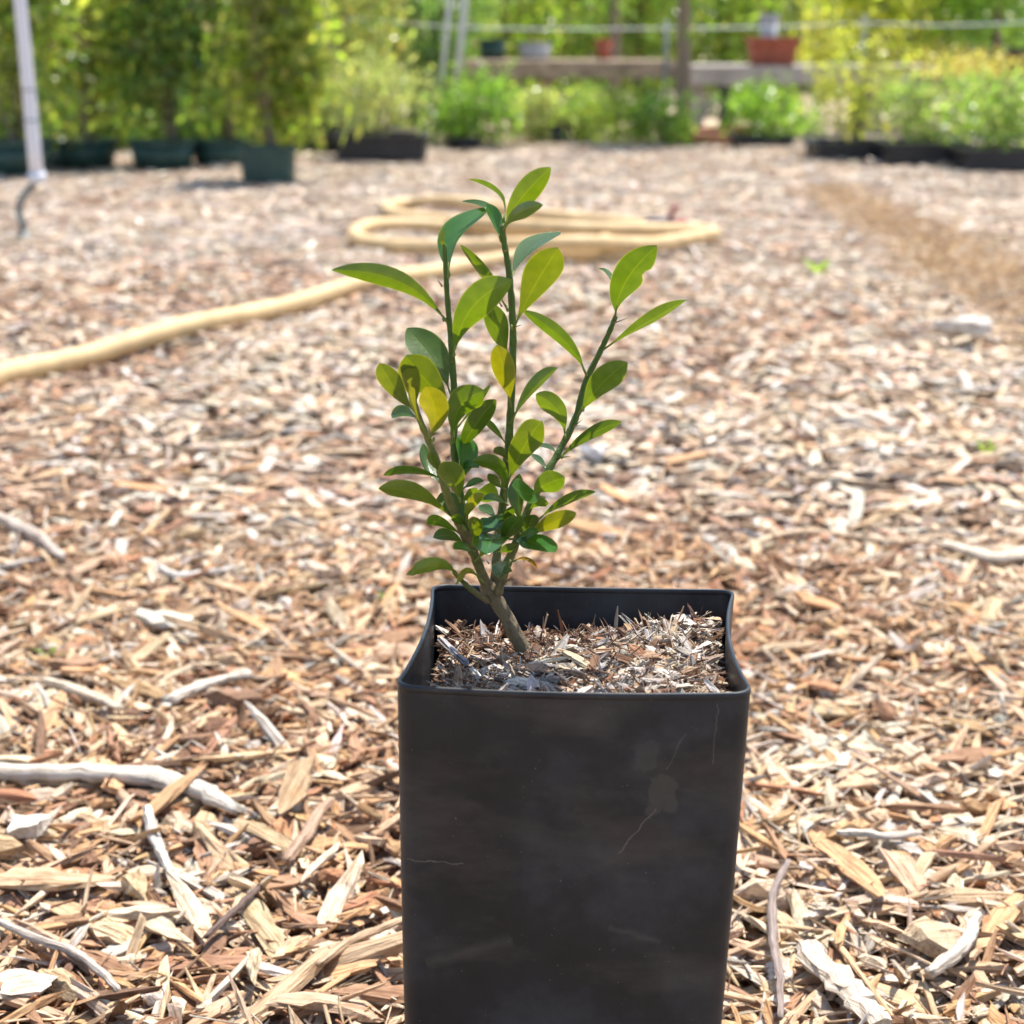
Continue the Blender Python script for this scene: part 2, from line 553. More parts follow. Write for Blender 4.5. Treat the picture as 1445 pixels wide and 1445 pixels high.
def protos(K, St, R, r):
    """K unit chips: x in [-.5,.5], y,z half sizes ~1, irregular ends, bends and twists"""
    ring6 = np.array([(-1, -.7), (-.94, .75), (0.1, 1.0), (1, .65), (.94, -.75), (-.1, -1.0)])
    ring4 = np.array([(-1, -.85), (-.9, .9), (1, .85), (.92, -.9)])
    ring = ring6 if R == 6 else ring4
    P = np.zeros((K, St, R, 3))
    for k in range(K):
        t = np.linspace(-.5, .5, St)
        t = t + np.concatenate([[0], r.uniform(-.05, .05, St - 2), [0]])
        tl, tr = r.uniform(0.12, 0.95), r.uniform(0.12, 0.95)
        pw = np.ones(St) * r.uniform(.8, 1.05, St)
        pw[0] *= tl; pw[-1] *= tr
        if St > 4:
            pw[1] *= min(1, tl + .35); pw[-2] *= min(1, tr + .35)
        ph = np.ones(St) * r.uniform(.75, 1.15, St)
        ph[0] *= r.uniform(.3, .9); ph[-1] *= r.uniform(.3, .9)
        by, bz = r.normal(0, .7), r.normal(0, 1.2)
        yo = by * (t * t - .12) * 2 + r.normal(0, .08, St)
        zo = bz * (t * t - .12) * 2
        tw = r.normal(0, .5) * t * 2
        cut0, cut1 = r.normal(0, .09), r.normal(0, .09)
        for s in range(St):
            jit = r.normal(0, .15, (R, 2))
            y = (ring[:, 0] + jit[:, 0]) * pw[s]
            z = (ring[:, 1] + jit[:, 1]) * ph[s]
            c, sn = math.cos(tw[s]), math.sin(tw[s])
            P[k, s, :, 1] = y * c - z * sn * .3 + yo[s]
            P[k, s, :, 2] = z * c + y * sn * .8 + zo[s]
            P[k, s, :, 0] = t[s] + (cut0 * (s == 0) + cut1 * (s == St - 1)) * y + r.normal(0, .02 if 0 < s < St - 1 else .045, R)
    return P.reshape(K, St * R, 3)

def proto_faces(St, R):
    q = []
    for s in range(St - 1):
        for k in range(R):
            k2 = (k + 1) % R
            q.append((s * R + k, s * R + k2, (s + 1) * R + k2, (s + 1) * R + k))
    e = (St - 1) * R
    if R == 4:
        q += [(3, 2, 1, 0), (e, e + 1, e + 2, e + 3)]
    else:
        q += [(3, 2, 1, 0), (5, 4, 3, 0), (e, e + 1, e + 2, e + 3), (e, e + 3, e + 4, e + 5)]
    return np.array(q)

PR_HI = (protos(90, 6, 6, rng), proto_faces(6, 6))
PR_MD = (protos(60, 4, 4, rng), proto_faces(4, 4))
PR_LO = (protos(40, 2, 4, rng), proto_faces(2, 4))

def rotm(yaw, pit, rol):
    cy, sy, cp, sp, cr, sr = np.cos(yaw), np.sin(yaw), np.cos(pit), np.sin(pit), np.cos(rol), np.sin(rol)
    R = np.empty((len(yaw), 3, 3))
    R[:, 0, 0] = cy * cp; R[:, 0, 1] = cy * sp * sr - sy * cr; R[:, 0, 2] = cy * sp * cr + sy * sr
    R[:, 1, 0] = sy * cp; R[:, 1, 1] = sy * sp * sr + cy * cr; R[:, 1, 2] = sy * sp * cr - cy * sr
    R[:, 2, 0] = -sp; R[:, 2, 1] = cp * sr; R[:, 2, 2] = cp * cr
    return R

def sizes(n, r, k=1.0):
    """length, half width, half thickness, kind"""
    kind = r.choice(4, n, p=[.44, .28, .11, .17])
    Ln = np.select([kind == 0, kind == 1, kind == 2, kind == 3],
                   [r.gamma(5, .0052, n) + .008, r.gamma(5, .0062, n) + .010, r.uniform(.010, .026, n), r.uniform(.012, .034, n)])
    Hw = np.select([kind == 0, kind == 1, kind == 2, kind == 3],
                   [r.uniform(.002, .0058, n), r.uniform(.0009, .0021, n), r.uniform(.0035, .007, n), r.uniform(.003, .0065, n)])
    Ht = np.select([kind == 0, kind == 1, kind == 2, kind == 3],
                   [r.uniform(.0009, .0023, n), r.uniform(.0007, .0015, n), r.uniform(.002, .0042, n), r.uniform(.0006, .0013, n)])
    return Ln * k, Hw * k, Ht * k, kind

def chip_batch(pos, dims, pr, r, wts, tilt=.22, yaw=None, pal=PAL, patchy=False):
    P, Fq = pr
    n = len(pos)
    Ln, Hw, Ht, kind = dims
    idx = r.integers(0, len(P), n)
    B = P[idx]
    Vl = B * np.stack([Ln, Hw, Ht], 1)[:, None, :]
    if yaw is None:
        yaw = r.uniform(0, 2 * math.pi, n)
    R = rotm(yaw, r.normal(0, tilt, n), r.normal(0, tilt * 1.2, n))
    Vw = np.einsum('nij,nvj->nvi', R, Vl) + pos[:, None, :]
    nv = B.shape[1]
    ci = r.choice(len(pal), n, p=wts)
    ci = np.where((kind == 3) & (r.random(n) < .4), r.choice([3, 5, 6], n), ci)
    if patchy:
        px_, py_ = pos[:, 0], pos[:, 1]
        f = np.sin(5.1 * px_ + 1.7 * py_ + 2.2) * np.sin(3.3 * py_ - 2.4 * px_ + .6) + .6 * np.sin(11 * px_ + 3) * np.sin(7.5 * py_ + 1.2)
        f = f - .55 * np.clip(px_ / (.28 * py_), -1, 1) - .75 * np.clip((py_ - 2.0) / 2.5, 0, 1)
        ci = np.where((f > .35) & (r.random(n) < .36), r.choice([2, 3, 3, 5, 6], n), ci)
        ci = np.where((f < -.35) & (r.random(n) < .45), r.choice([0, 0, 1, 4], n), ci)
    col = pal[ci] * r.uniform(.84, 1.14, (n, 1)) * r.uniform(.96, 1.04, (n, 3))
    c = np.repeat(col[:, None, :], nv, 1) * r.uniform(.88, 1.1, (n, nv, 1))
    c4 = np.ones((n, nv, 4))
    c4[:, :, :3] = np.clip(c, 0, .85)
    gr = Vl + r.uniform(-3, 3, (n, 1, 3))
    Q = (Fq[None] + (np.arange(n) * nv)[:, None, None]).reshape(-1, 4)
    return Vw.reshape(-1, 3), Q, c4.reshape(-1, 4), gr.reshape(-1, 3)

def join_batches(bs):
    V, Q, Cc, G = [], [], [], []
    o = 0
    for v, q, c, g in bs:
        V.append(v); Q.append(q + o); Cc.append(c); G.append(g)
        o += len(v)
    return np.concatenate(V), np.concatenate(Q), np.concatenate(Cc), np.concatenate(G)

# pot footprint
POT_X, POT_Y, POT_YAW, POT_H = 0.0213, 0.584, -0.0635, 0.191

def wedge(n, d0, d1, ext, r):
    d = np.sqrt(r.uniform(d0 * d0, d1 * d1, n * 2))
    x = r.uniform(-1, 1, n * 2) * (.285 * d + ext)
    keep = np.ones(n * 2, bool)
    keep &= ~((np.abs(x - POT_X) < .056) & (np.abs(d - POT_Y) < .056))
    x, d = x[keep][:n], d[keep][:n]
    return x, d

def strip_d(x, y):
    """signed place across the strip of dry needles at the right"""
    return x - (0.98 + (4.6 - y) * -0.085)

bs = []
def lay(n, d0, d1, ext, z0, z1, dims, pr, wts, tilt, pal=PAL):
    x, d = wedge(n, d0, d1, ext, rng)
    n = len(x)
    z = gz(x, d) + rng.uniform(z0, z1, n)
    bs.append(chip_batch(np.stack([x, d, z], 1), dims(n), pr, rng, wts, tilt, patchy=True, pal=pal))
lay(12500, .42, 1.35, .14, -.003, .0105, lambda k: sizes(k, rng, .95), PR_HI, W_NEAR, .26)
lay(11000, .42, 1.4, .12, -.001, .0125, lambda k: sizes(k, rng, .55), PR_MD, W_NEAR, .34)
lay(12000, .42, 1.5, .10, .0, .0125, lambda k: (rng.uniform(.006, .024, k), rng.uniform(.0004, .0012, k), rng.uniform(.0003, .0009, k), np.ones(k, int)), PR_LO, W_NEAR, .32)
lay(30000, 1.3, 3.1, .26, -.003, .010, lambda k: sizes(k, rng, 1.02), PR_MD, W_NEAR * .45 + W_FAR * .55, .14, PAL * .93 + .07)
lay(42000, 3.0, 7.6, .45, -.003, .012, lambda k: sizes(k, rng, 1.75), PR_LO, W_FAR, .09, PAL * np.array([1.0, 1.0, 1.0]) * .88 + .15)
# the yard goes on to both sides of the view
for n_, x1, y0, y1, k_ in ((15000, 1.25, -.5, 2.6, 1.35), (17000, 3.4, -.6, 6.8, 2.3)):
    x = rng.uniform(-x1, x1, n_ * 2); y = rng.uniform(y0, y1, n_ * 2)
    keep = np.abs(x) > .285 * np.maximum(y, .42) + np.where(y < 1.35, .13, np.where(y < 3.05, .24, .42)) * .97
    keep |= y < .43
    x, y = x[keep][:n_], y[keep][:n_]
    z = gz(x, y) + rng.uniform(-.002, .012, len(x))
    bs.append(chip_batch(np.stack([x, y, z], 1), sizes(len(x), rng, k_), PR_LO, rng, W_NEAR * .6 + W_FAR * .4, .18, patchy=False))
V_, Q_, C_, G_ = join_batches(bs)
mulch = mesh_obj('wood_chip_mulch', quad_mesh('wood_chip_mulch', V_, Q_, M['wood'], {'chip_color': ('FLOAT_COLOR', C_), 'grain': ('FLOAT_VECTOR', G_)}))
tag(mulch, 'tan and bleached wood chip mulch covering the whole yard', 'wood chips', kind='stuff')

# the larger chips nearest to the camera, one object each
big = []
for k in range(70):
    Ln, Hw, Ht, kd = sizes(1, rng, 1.0)
    f = rng.uniform(.8, 1.3)
    dm = (Ln * f + .007, Hw * f * .95 + .0004, Ht * 1.3, kd)
    v, q, c, g = chip_batch(np.zeros((1, 3)), dm, PR_HI, rng, W_NEAR, 0.0, np.zeros(1))
    big.append(quad_mesh('wood_chip', v, q, M['wood'], {'chip_color': ('FLOAT_COLOR', c), 'grain': ('FLOAT_VECTOR', g)}))
placed = []
tries = 0
while len(placed) < 290 and tries < 9000:
    tries += 1
    py = 620 + 840 * random.random() ** .8
    px = random.uniform(-10, 1455)
    p = onz(px, py)
    if abs(p.x - POT_X) < .075 and abs(p.y - POT_Y) < .075:
        continue
    if any((p.x - a) ** 2 + (p.y - b) ** 2 < .019 ** 2 for a, b in placed):
        continue
    placed.append((p.x, p.y))
    o = mesh_obj('wood_chip', big[random.randrange(len(big))], ground)
    o.location = (p.x, p.y, float(gz(p.x, p.y)) + random.uniform(.008, .0135))
    o.rotation_euler = (random.gauss(0, .3), random.gauss(0, .2), random.uniform(0, 6.28))

# ---------------------------------------------------------------- singled-out sticks and chunks
def stick(name, pxs, rpx, col, label, cat, z0=.011, flat=.8, jit=.17, n=10, lift=None, frays=0):
    pts = []
    for i, (a, b) in enumerate(pxs):
        p = onz(a, b, z0)
        p.z = float(gz(p.x, p.y)) + z0 + (lift[i] if lift else 0)
        pts.append(p)
    pts = smooth_path(pts, 5)
    mid = sum(pts, Vector()) / len(pts)
    base = Vector((mid.x, mid.y, 0))
    k = (pts[0] - CAM).length / F
    if isinstance(rpx, (int, float)):
        rpx = [rpx * .75, rpx, rpx, rpx * .9, rpx * .6]
    rr = [float(np.interp(i / (len(pts) - 1), np.linspace(0, 1, len(rpx)), rpx)) * k for i in range(len(pts))]
    rnd = random.Random(name + label)
    for i in range(len(pts)):
        pts[i] = pts[i] + Vector((rnd.gauss(0, .12), rnd.gauss(0, .12), rnd.gauss(0, .06))) * rr[i]
    mb = MB()
    mb.tube([p - base for p in pts], rr, n, flat=flat, jit=jit, rnd=rnd)
    o = mb.build(name, M['wood'], None, n > 8, base, color=col)
    tag(o, label, cat)
    if frays:
        e, dr = pts[-1] - base, (pts[-1] - pts[-3]).normalized()
        for q in range(frays):
            m2 = MB()
            off = Vector((rnd.uniform(-.5, .5), rnd.uniform(-.5, .5), rnd.uniform(-.2, .3))) * rr[-3] * 1.5
            m2.tube([e - dr * .012 + off, e + dr * rnd.uniform(.0, .006) + off * 1.3, e + dr * rnd.uniform(.010, .02) + off * 1.8], [rr[-1] * .55, rr[-1] * .4, .0003], 5, jit=.2, rnd=rnd)
            m2.build('splinter', M['wood'], o, False, color=col)
    return o

BLEACH = (0.60, 0.545, 0.47)
GREYW = (0.46, 0.40, 0.35)
TAN = (0.58, 0.41, 0.25)
BRN = (0.30, 0.175, 0.10)
stick('bleached_branch', [(-40, 1090), (60, 1096), (150, 1101), (230, 1108), (290, 1130), (335, 1152)], [15, 15, 16, 17, 15, 7], BLEACH,
      'long bleached white branch with a splintered end, left of the pot', 'branch', .016, .75, .08, 12, frays=4)
stick('weathered_twig', [(208, 1148), (217, 1180), (226, 1205), (240, 1232)], 8, (.62, .58, .52), 'short bleached twig just below the long white branch', 'twig', .016)
stick('dark_twig', [(290, 1318), (320, 1290), (350, 1265), (382, 1236)], 5.5, (.16, .115, .10), 'thin dark purplish twig lying diagonally left of the pot', 'twig', .016)
stick('bark_branch', [(402, 1218), (425, 1192), (448, 1160), (466, 1138)], 10, (.42, .29, .21), 'short brown bark-covered stick leading up from the dark twig', 'branch', .014)
stick('grey_twig', [(-15, 1292), (50, 1322), (100, 1340), (135, 1362), (168, 1396)], 7, GREYW, 'knobbly grey twig in the lower left corner', 'twig', .016)
stick('slim_twig', [(450, 1352), (490, 1322), (540, 1300), (582, 1284)], 7, (.50, .36, .24), 'slim tan twig running up to the left side of the pot', 'twig', .016)
stick('purple_twig', [(1112, 1206), (1091, 1252), (1092, 1310), (1101, 1362), (1103, 1412)], 6.0, (.29, .235, .21), 'upright-looking greyish purple twig right of the pot', 'twig', .019)
stick('split_slab', [(1140, 1318), (1178, 1358), (1212, 1390), (1245, 1420)], [18, 22, 21, 17], (.60, .53, .44), 'thick pale split slab of wood at the lower right', 'wood slab', .018, .55, .2, 8)
stick('curved_stick', [(1312, 1356), (1345, 1335), (1368, 1310), (1380, 1280)], 11, BLEACH, 'curved whitish stick at the lower right edge', 'stick', .018)
stick('pale_stick', [(1182, 1166), (1215, 1165), (1255, 1170), (1300, 1163)], 7, BLEACH, 'pale straight stick lying right of the pot above the split slab', 'stick', .016)
stick('grey_stick', [(-20, 728), (25, 744), (58, 758), (86, 780)], 9, GREYW, 'grey stick at the left edge of the photo, halfway down', 'stick', .014)
stick('knobbed_stick', [(238, 988), (280, 966), (318, 952), (350, 944)], [10, 9, 7, 10], BLEACH, 'bone-shaped white stick left of the pot rim', 'stick', .014)
stick('white_chip_stick', [(224, 790), (250, 800), (285, 798), (320, 795)], 6, (.66, .64, .6), 'small silvery white stick left of the seedling base', 'stick', .014)
stick('fallen_stick', [(62, 955), (100, 968), (135, 985), (172, 1002)], 8, (.62, .52, .40), 'cream coloured stick above the long white branch', 'stick', .015)
stick('long_splinter', [(1060, 1292), (1160, 1300), (1180, 1315), (1265, 1420)], 5, TAN, 'long tan splinter along the split slab', 'splinter', .012)
stick('curved_bark_slab', [(1335, 752), (1375, 765), (1415, 772), (1460, 760)], [9, 13, 15, 15], (.60, .52, .42), 'curved pale bark slab arching over a dark gap at right', 'bark slab', .016, .5)
stick('tan_stick', [(1040, 775), (1130, 742), (1250, 752), (1330, 742)], 6, (.6, .46, .32), 'long tan stick lying right of the seedling', 'stick', .012)

def chunk(name, px, py, lpx, wpx, tpx, yaw, pit, rol, col, label, cat, seed, z=.016):
    r = np.random.default_rng(seed)
    p = onz(px, py, z)
    k = (p - CAM).length / F
    P = protos(1, 6, 6, r)[0] * np.array([lpx * k, wpx * k / 2, tpx * k / 2])
    cc = np.ones((36, 4)); cc[:, :3] = np.array(col) * r.uniform(.88, 1.1, (36, 1))
    me = quad_mesh(name, P, PR_HI[1], M['wood'], {'chip_color': ('FLOAT_COLOR', cc), 'grain': ('FLOAT_VECTOR', P + r.uniform(-2, 2, 3))})
    o = mesh_obj(name, me, None, (p.x, p.y, float(gz(p.x, p.y)) + z))
    o.rotation_euler = (rol, pit, yaw)
    tag(o, label, cat)
    return o

chunk('wood_slab', 415, 1120, 95, 44, 9, 1.15, -.55, .15, (.62, .44, .27), 'upright tan wood slab at the end of the white branch', 'wood slab', 3, .022)
chunk('bleached_chunk', 35, 1168, 62, 46, 24, .9, 0, .1, (.68, .63, .55), 'rounded bleached white chunk below the left of the white branch', 'wood chunk', 5)
chunk('broad_slab', 70, 1240, 165, 50, 12, .05, .05, .1, (.58, .42, .27), 'broad tan slab at the left edge below the white chunk', 'wood slab', 8)
chunk('tan_chunk', 1322, 1312, 78, 66, 34, .3, .1, .2, (.55, .42, .28), 'rough yellow tan rotten wood chunk at the lower right', 'wood chunk', 12)
chunk('brown_bark', 105, 925, 62, 50, 14, 1.3, .15, .1, (.40, .25, .16), 'reddish brown bark slab left of the pot rim', 'bark slab', 14)
chunk('brown_block', 330, 985, 74, 46, 26, .1, .05, 0, (.30, .185, .12), 'brown fibrous block below the bone-shaped stick', 'wood chunk', 17)
chunk('cream_flake', 230, 855, 78, 34, 10, -.3, .1, .2, (.66, .62, .52), 'cream white flake left of the seedling base', 'wood flake', 21)
chunk('wood_lump', 1355, 466, 78, 46, 26, .1, .0, .0, (.68, .64, .58), 'pale smooth wood lump standing proud at the right', 'wood chunk', 23, .035)
chunk('white_lump', 838, 640, 40, 40, 22, .3, .1, .1, (.72, .72, .72), 'bluish white lump between the seedling and its right stem', 'stone', 29)
chunk('end_block', 205, 1285, 90, 26, 16, .15, .05, .1, (.62, .50, .37), 'two-toned block with a brown end in the lower left', 'wood chunk', 31)
chunk('grey_flake', 25, 1390, 95, 70, 10, .4, .05, .1, (.64, .58, .48), 'large grey cream flake in the bottom left corner', 'wood flake', 33)

# ---------------------------------------------------------------- the black pot
def rsq(a, rad, bow, n_side=10, n_c=6):
    """rounded square ring; bow = inward sag of the two side walls, front wall slightly outward"""
    pts = []
    b = a - rad
    def side(p0, p1):
        for i in range(n_side):
            t = i / n_side
            pts.append((p0[0] + (p1[0] - p0[0]) * t, p0[1] + (p1[1] - p0[1]) * t))
    def corner(cx, cy, a0):
        for i in range(n_c):
            an = a0 + math.pi / 2 * i / n_c
            pts.append((cx + math.cos(an) * rad, cy + math.sin(an) * rad))
    side((-b, -a), (b, -a)); corner(b, -b, -math.pi / 2)
    side((a, -b), (a, b)); corner(b, b, 0)
    side((b, a), (-b, a)); corner(-b, b, math.pi / 2)
    side((-a, b), (-a, -b)); corner(-b, -b, math.pi)
    out = []
    for x, y in pts:
        kx = max(0, 1 - (y / a) ** 2)
        ky = max(0, 1 - (x / a) ** 2)
        nx = x - math.copysign(bow * kx * min(1, abs(x) / b), x) * (1.25 if x > 0 else .9)
        ny = y - (bow * .35 * ky if y < -b * .9 else 0)
        out.append((nx, ny))
    return out

pot = empty('nursery_pot', (POT_X, POT_Y, 0), POT_YAW)
tag(pot, 'tall square black plastic nursery pot holding the seedling', 'pot')
def pot_ring(z, off=0.0):
    s = z / POT_H
    a = .0484 + (.0540 - .0484) * s - off
    sh = .0003 - (POT_H - z) * .0245
    return [(x + sh, y) for x, y in rsq(a, .0062 - off * .5, .0006 + .0030 * max(0, (s - .55) / .45) ** 1.3)]
mb = MB()
zs = [0, .004, .03, .06, .09, .115, .135, .15, .163, .174, .183, POT_H - .0012]
rings = []
for z in zs:
    rings.append([(x, y, z) for x, y in pot_ring(z)])
TH = .0012
for z in reversed([.12, .135, .15, .163, .174, .183, POT_H - .0012]):
    rings.append([(x, y, z) for x, y in pot_ring(z, TH)])
nr = len(rings[0])
vs = [p for r_ in rings for p in r_]
fs = []
for i in range(len(rings) - 1):
    if i == len(zs) - 1:
        continue
    for k in range(nr):
        k2 = (k + 1) % nr
        fs.append((i * nr + k, i * nr + k2, (i + 1) * nr + k2, (i + 1) * nr + k))
fs.append(tuple(range(nr - 1, -1, -1)))
mb.add(vs, fs)
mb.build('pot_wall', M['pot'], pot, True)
mb = MB()
prof = [(-.00005, -.0018), (-.0001, -.0006), (.0001, .0001), (TH * .5, .0003), (TH - .0001, .0001), (TH + .0001, -.0006), (TH + .00005, -.0018)]
rings = []
for off, dz in prof:
    base = pot_ring(POT_H, off)
    rings.append([(x, y, POT_H + dz - .0009 * max(0, 1 - (x / .054) ** 2) * (1 if y < 0 else .3) ) for x, y in base])
vs = [p for r_ in rings for p in r_]
fs = []
for i in range(len(rings)):
    for k in range(nr):
        k2 = (k + 1) % nr
        j = (i + 1) % len(rings)
        fs.append((i * nr + k, i * nr + k2, j * nr + k2, j * nr + k))
mb.add(vs, fs)
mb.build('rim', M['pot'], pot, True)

# ---------------------------------------------------------------- mulch inside the pot
SOIL = POT_H - .0135
def sz(x, y):
    return SOIL + .0022 * np.sin(60 * x + 1) * np.cos(55 * y) + .0025 * np.clip(x / .05, -1, 1) - .0045 * np.clip((y - .02) / .03, 0, 1) * np.clip((.03 - x) / .04, 0, 1)
soil = empty('potting_mulch', (POT_X, POT_Y, SOIL), POT_YAW)
tag(soil, 'grey and brown shredded bark mulch filling the black pot', 'mulch')
g = np.linspace(-.0498, .0498, 24)
X, Y = np.meshgrid(g, g)
X = X * .985
Vs = np.stack([X.ravel(), Y.ravel(), (sz(X, Y) - SOIL - .003).ravel()], 1)
ii = (np.arange(23)[:, None] * 24 + np.arange(23)[None, :]).ravel()
mesh_obj('soil_bed', quad_mesh('soil_bed', Vs, np.stack([ii, ii + 1, ii + 25, ii + 24], 1), M['soil'], smooth=True), soil)
PALP = np.array([(.55, .49, .41), (.47, .365, .26), (.38, .25, .16), (.19, .11, .07), (.58, .54, .49), (.10, .062, .045), (.30, .155, .09), (.39, .36, .33)])
WP = np.array([.17, .17, .11, .14, .14, .11, .06, .10])
WP_SHADE = np.array([.05, .07, .13, .30, .06, .22, .14, .03])
def in_pot(n, lim=.0480):
    x = rng.uniform(-lim, lim, n); y = rng.uniform(-lim, lim, n)
    lx = lim - .004 * (1 - (y / lim) ** 2)
    return np.clip(x, -lx, lx), y
bs = []
def batch_pot(n, Lr, Wr, Tr, pr, z0, z1, tilt, lim, wts):
    x, y = in_pot(n, lim)
    dark = (y > .012) & (x < .012)  # darker chip mix here paints in the shade of the back left corner
    z = sz(x, y) - SOIL + rng.uniform(z0, z1, n)
    for sel, ww in ((~dark, wts), (dark, WP_SHADE)):
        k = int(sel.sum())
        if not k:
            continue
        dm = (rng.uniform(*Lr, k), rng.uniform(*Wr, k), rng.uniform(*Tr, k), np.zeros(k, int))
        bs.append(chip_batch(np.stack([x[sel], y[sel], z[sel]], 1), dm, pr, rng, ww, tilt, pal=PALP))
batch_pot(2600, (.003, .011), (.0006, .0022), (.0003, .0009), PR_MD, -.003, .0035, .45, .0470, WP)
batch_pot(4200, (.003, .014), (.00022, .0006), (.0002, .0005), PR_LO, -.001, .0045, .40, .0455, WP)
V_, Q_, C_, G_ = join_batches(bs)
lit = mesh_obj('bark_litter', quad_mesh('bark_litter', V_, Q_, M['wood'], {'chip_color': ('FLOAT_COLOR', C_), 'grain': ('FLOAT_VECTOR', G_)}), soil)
tag(lit, kind='stuff')
pots_p = []
for k in range(46):
    dm = (rng.uniform(.006, .021, 1), rng.uniform(.0007, .0024, 1), rng.uniform(.0004, .0012, 1), np.zeros(1, int))
    v, q, c, gg = chip_batch(np.zeros((1, 3)), dm, PR_HI, rng, WP, 0, np.zeros(1), pal=PALP)
    pots_p.append(quad_mesh('bark_chip', v, q, M['wood'], {'chip_color': ('FLOAT_COLOR', c), 'grain': ('FLOAT_VECTOR', gg)}))
for k in range(185):
    x, y = random.uniform(-.042, .042), random.uniform(-.044, .042)
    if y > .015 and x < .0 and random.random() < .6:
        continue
    o = mesh_obj('bark_chip', pots_p[k % len(pots_p)], soil)
    o.location = (x, y, float(sz(x, y)) - SOIL + random.uniform(.001, .0042))
    o.rotation_euler = (random.gauss(0, .4), random.gauss(0, .32), random.uniform(0, 6.28))
# needles and slivers standing up
for px, py, dx, h, rr_, cc in ((797, 876, -6, 12, 1.3, (.34, .16, .09)), (765, 880, 1, 9, .9, (.36, .18, .1)), (832, 876, 5, 9, 1.0, (.5, .36, .2)), (868, 872, 2, 11, 1.2, (.56, .5, .42)),
                             (660, 905, -3, 9, 1.0, (.38, .2, .12)), (905, 878, 6, 8, .9, (.5, .42, .34)), (940, 884, -8, 7, .9, (.42, .3, .2))):
    p = onz(px, py + 14, SOIL)
    m2 = MB()
    q = Vector((dx * .0004, random.uniform(-.003, .001), h * .001))
    m2.tube([(0, 0, -.002), q * .55, q], [rr_ * .0007, rr_ * .0006, .0002], 5, flat=.5)
    o = m2.build('bark_sliver', M['wood'], soil, color=cc)
    lp = Matrix.Rotation(-POT_YAW, 3, 'Z') @ (p - Vector((POT_X, POT_Y, SOIL)))
    o.location = (lp.x, lp.y, float(sz(lp.x, lp.y)) - SOIL + .001)
# the whitish stick at the right and the grey flake in front of the trunk
def pot_stick(pxs, r_, col, name):
    m2 = MB()
    pts = []
    for i, (a, b) in enumerate(pxs):
        p = onz(a, b, SOIL + .004)
        lp = Matrix.Rotation(-POT_YAW, 3, 'Z') @ (p - Vector((POT_X, POT_Y, SOIL)))
        pts.append((lp.x, lp.y, .0045))
    m2.tube(smooth_path(pts, 4), r_, 7, jit=.18, rnd=random)
    m2.build(name, M['wood'], soil, color=col)
pot_stick([(932, 918), (958, 902), (985, 890), (1008, 883)], .0014, (.6, .57, .52), 'twig')
pot_stick([(622, 905), (640, 922), (658, 938)], .0012, (.36, .35, .36), 'twig')
pot_stick([(975, 930), (990, 922), (1000, 914)], .0020, (.6, .58, .55), 'twig')

# ---------------------------------------------------------------- citrus seedling
seed = empty('citrus_seedling')
P0 = onz(745, 932, SOIL)
YP = P0.y
seed.location = P0
tag(seed, 'young citrus seedling with glossy oval leaves growing in the black pot', 'seedling')
def pp(px, py, dy=0.0):
    """dy in millimetres away from the camera, off the seedling's own plane"""
    return at(px, py, YP + dy * .001) - P0
K = (Vector((0, YP, 0)) - Vector((0, 0, .2))).length / F * 1.01    # metres per pixel at the plant

def stem(name, pts, r0, r1, m, parent=None, n=9):
    path = smooth_path([pp(p[0], p[1], p[2] * 1.7) for p in pts], 7)
    rr = [(r0 + (r1 - r0) * i / (len(path) - 1)) * K for i in range(len(path))]
    rr = [r * (1 + .07 * math.sin(i * 1.7) + random.uniform(-.05, .05)) for i, r in enumerate(rr)]
    mb = MB()
    mb.tube(path, rr, n, jit=.05, rnd=random)
    o = mb.build(name, m, seed if parent is None else parent, True)
    return o

path = smooth_path([pp(753, 948), pp(745, 930), pp(733, 906), pp(716, 874), pp(702, 850), pp(690, 832), pp(684, 822)], 6)
rr = np.interp(np.linspace(0, 1, len(path)), [0, .12, .3, .6, .85, 1], [19, 15, 11, 10, 12, 8.5]) * K
mb = MB()
mb.tube(path, list(rr), 14, jit=.09, rnd=random)
trunk = mb.build('trunk', M['bark'], seed, True)
stL = stem('branch', [(690, 838, 0), (676, 800, -2), (664, 768, -4), (656, 735, -4), (648, 690, -3), (641, 630, -1), (641, 560, 0), (637, 490, 1), (632, 430, 1), (629, 385, 1), (627, 345, 1)], 7.6, 2.8, M['stem'])
stY = stem('branch', [(664, 772, -5), (650, 742, -8), (632, 700, -10), (618, 655, -11), (603, 618, -11), (590, 585, -11), (584, 560, -11)], 7, 3.2, M['oldstem'])
stM = stem('branch', [(696, 838, 1), (700, 800, 2), (703, 760, 3), (709, 715, 3), (714, 665, 3), (719, 610, 2), (722, 550, 2), (724, 480, 2), (722, 425, 2), (717, 375, 2), (711, 340, 2), (709, 318, 2)], 6.8, 3.8, M['stem'])
stR = stem('branch', [(702, 838, -1), (714, 800, -2), (728, 765, -2), (744, 722, -1), (766, 678, 2), (790, 635, 5), (812, 590, 7), (826, 540, 8), (846, 498, 9), (860, 468, 9), (869, 446, 9)], 6.8, 3.3, M['stem'])
stS = stem('branch', [(688, 848, -1), (668, 834, -6), (652, 820, -9), (640, 806, -11)], 4.5, 3, M['stem'])

# colours: normal, yellowed, dark, olive
LC = {'n': (.070, .160, .022), 'y': (.15, .205, .016), 'd': (.045, .115, .022), 'o': (.088, .160, .020), 'b': (.13, .09, .04), 'g': (.042, .165, .035)}

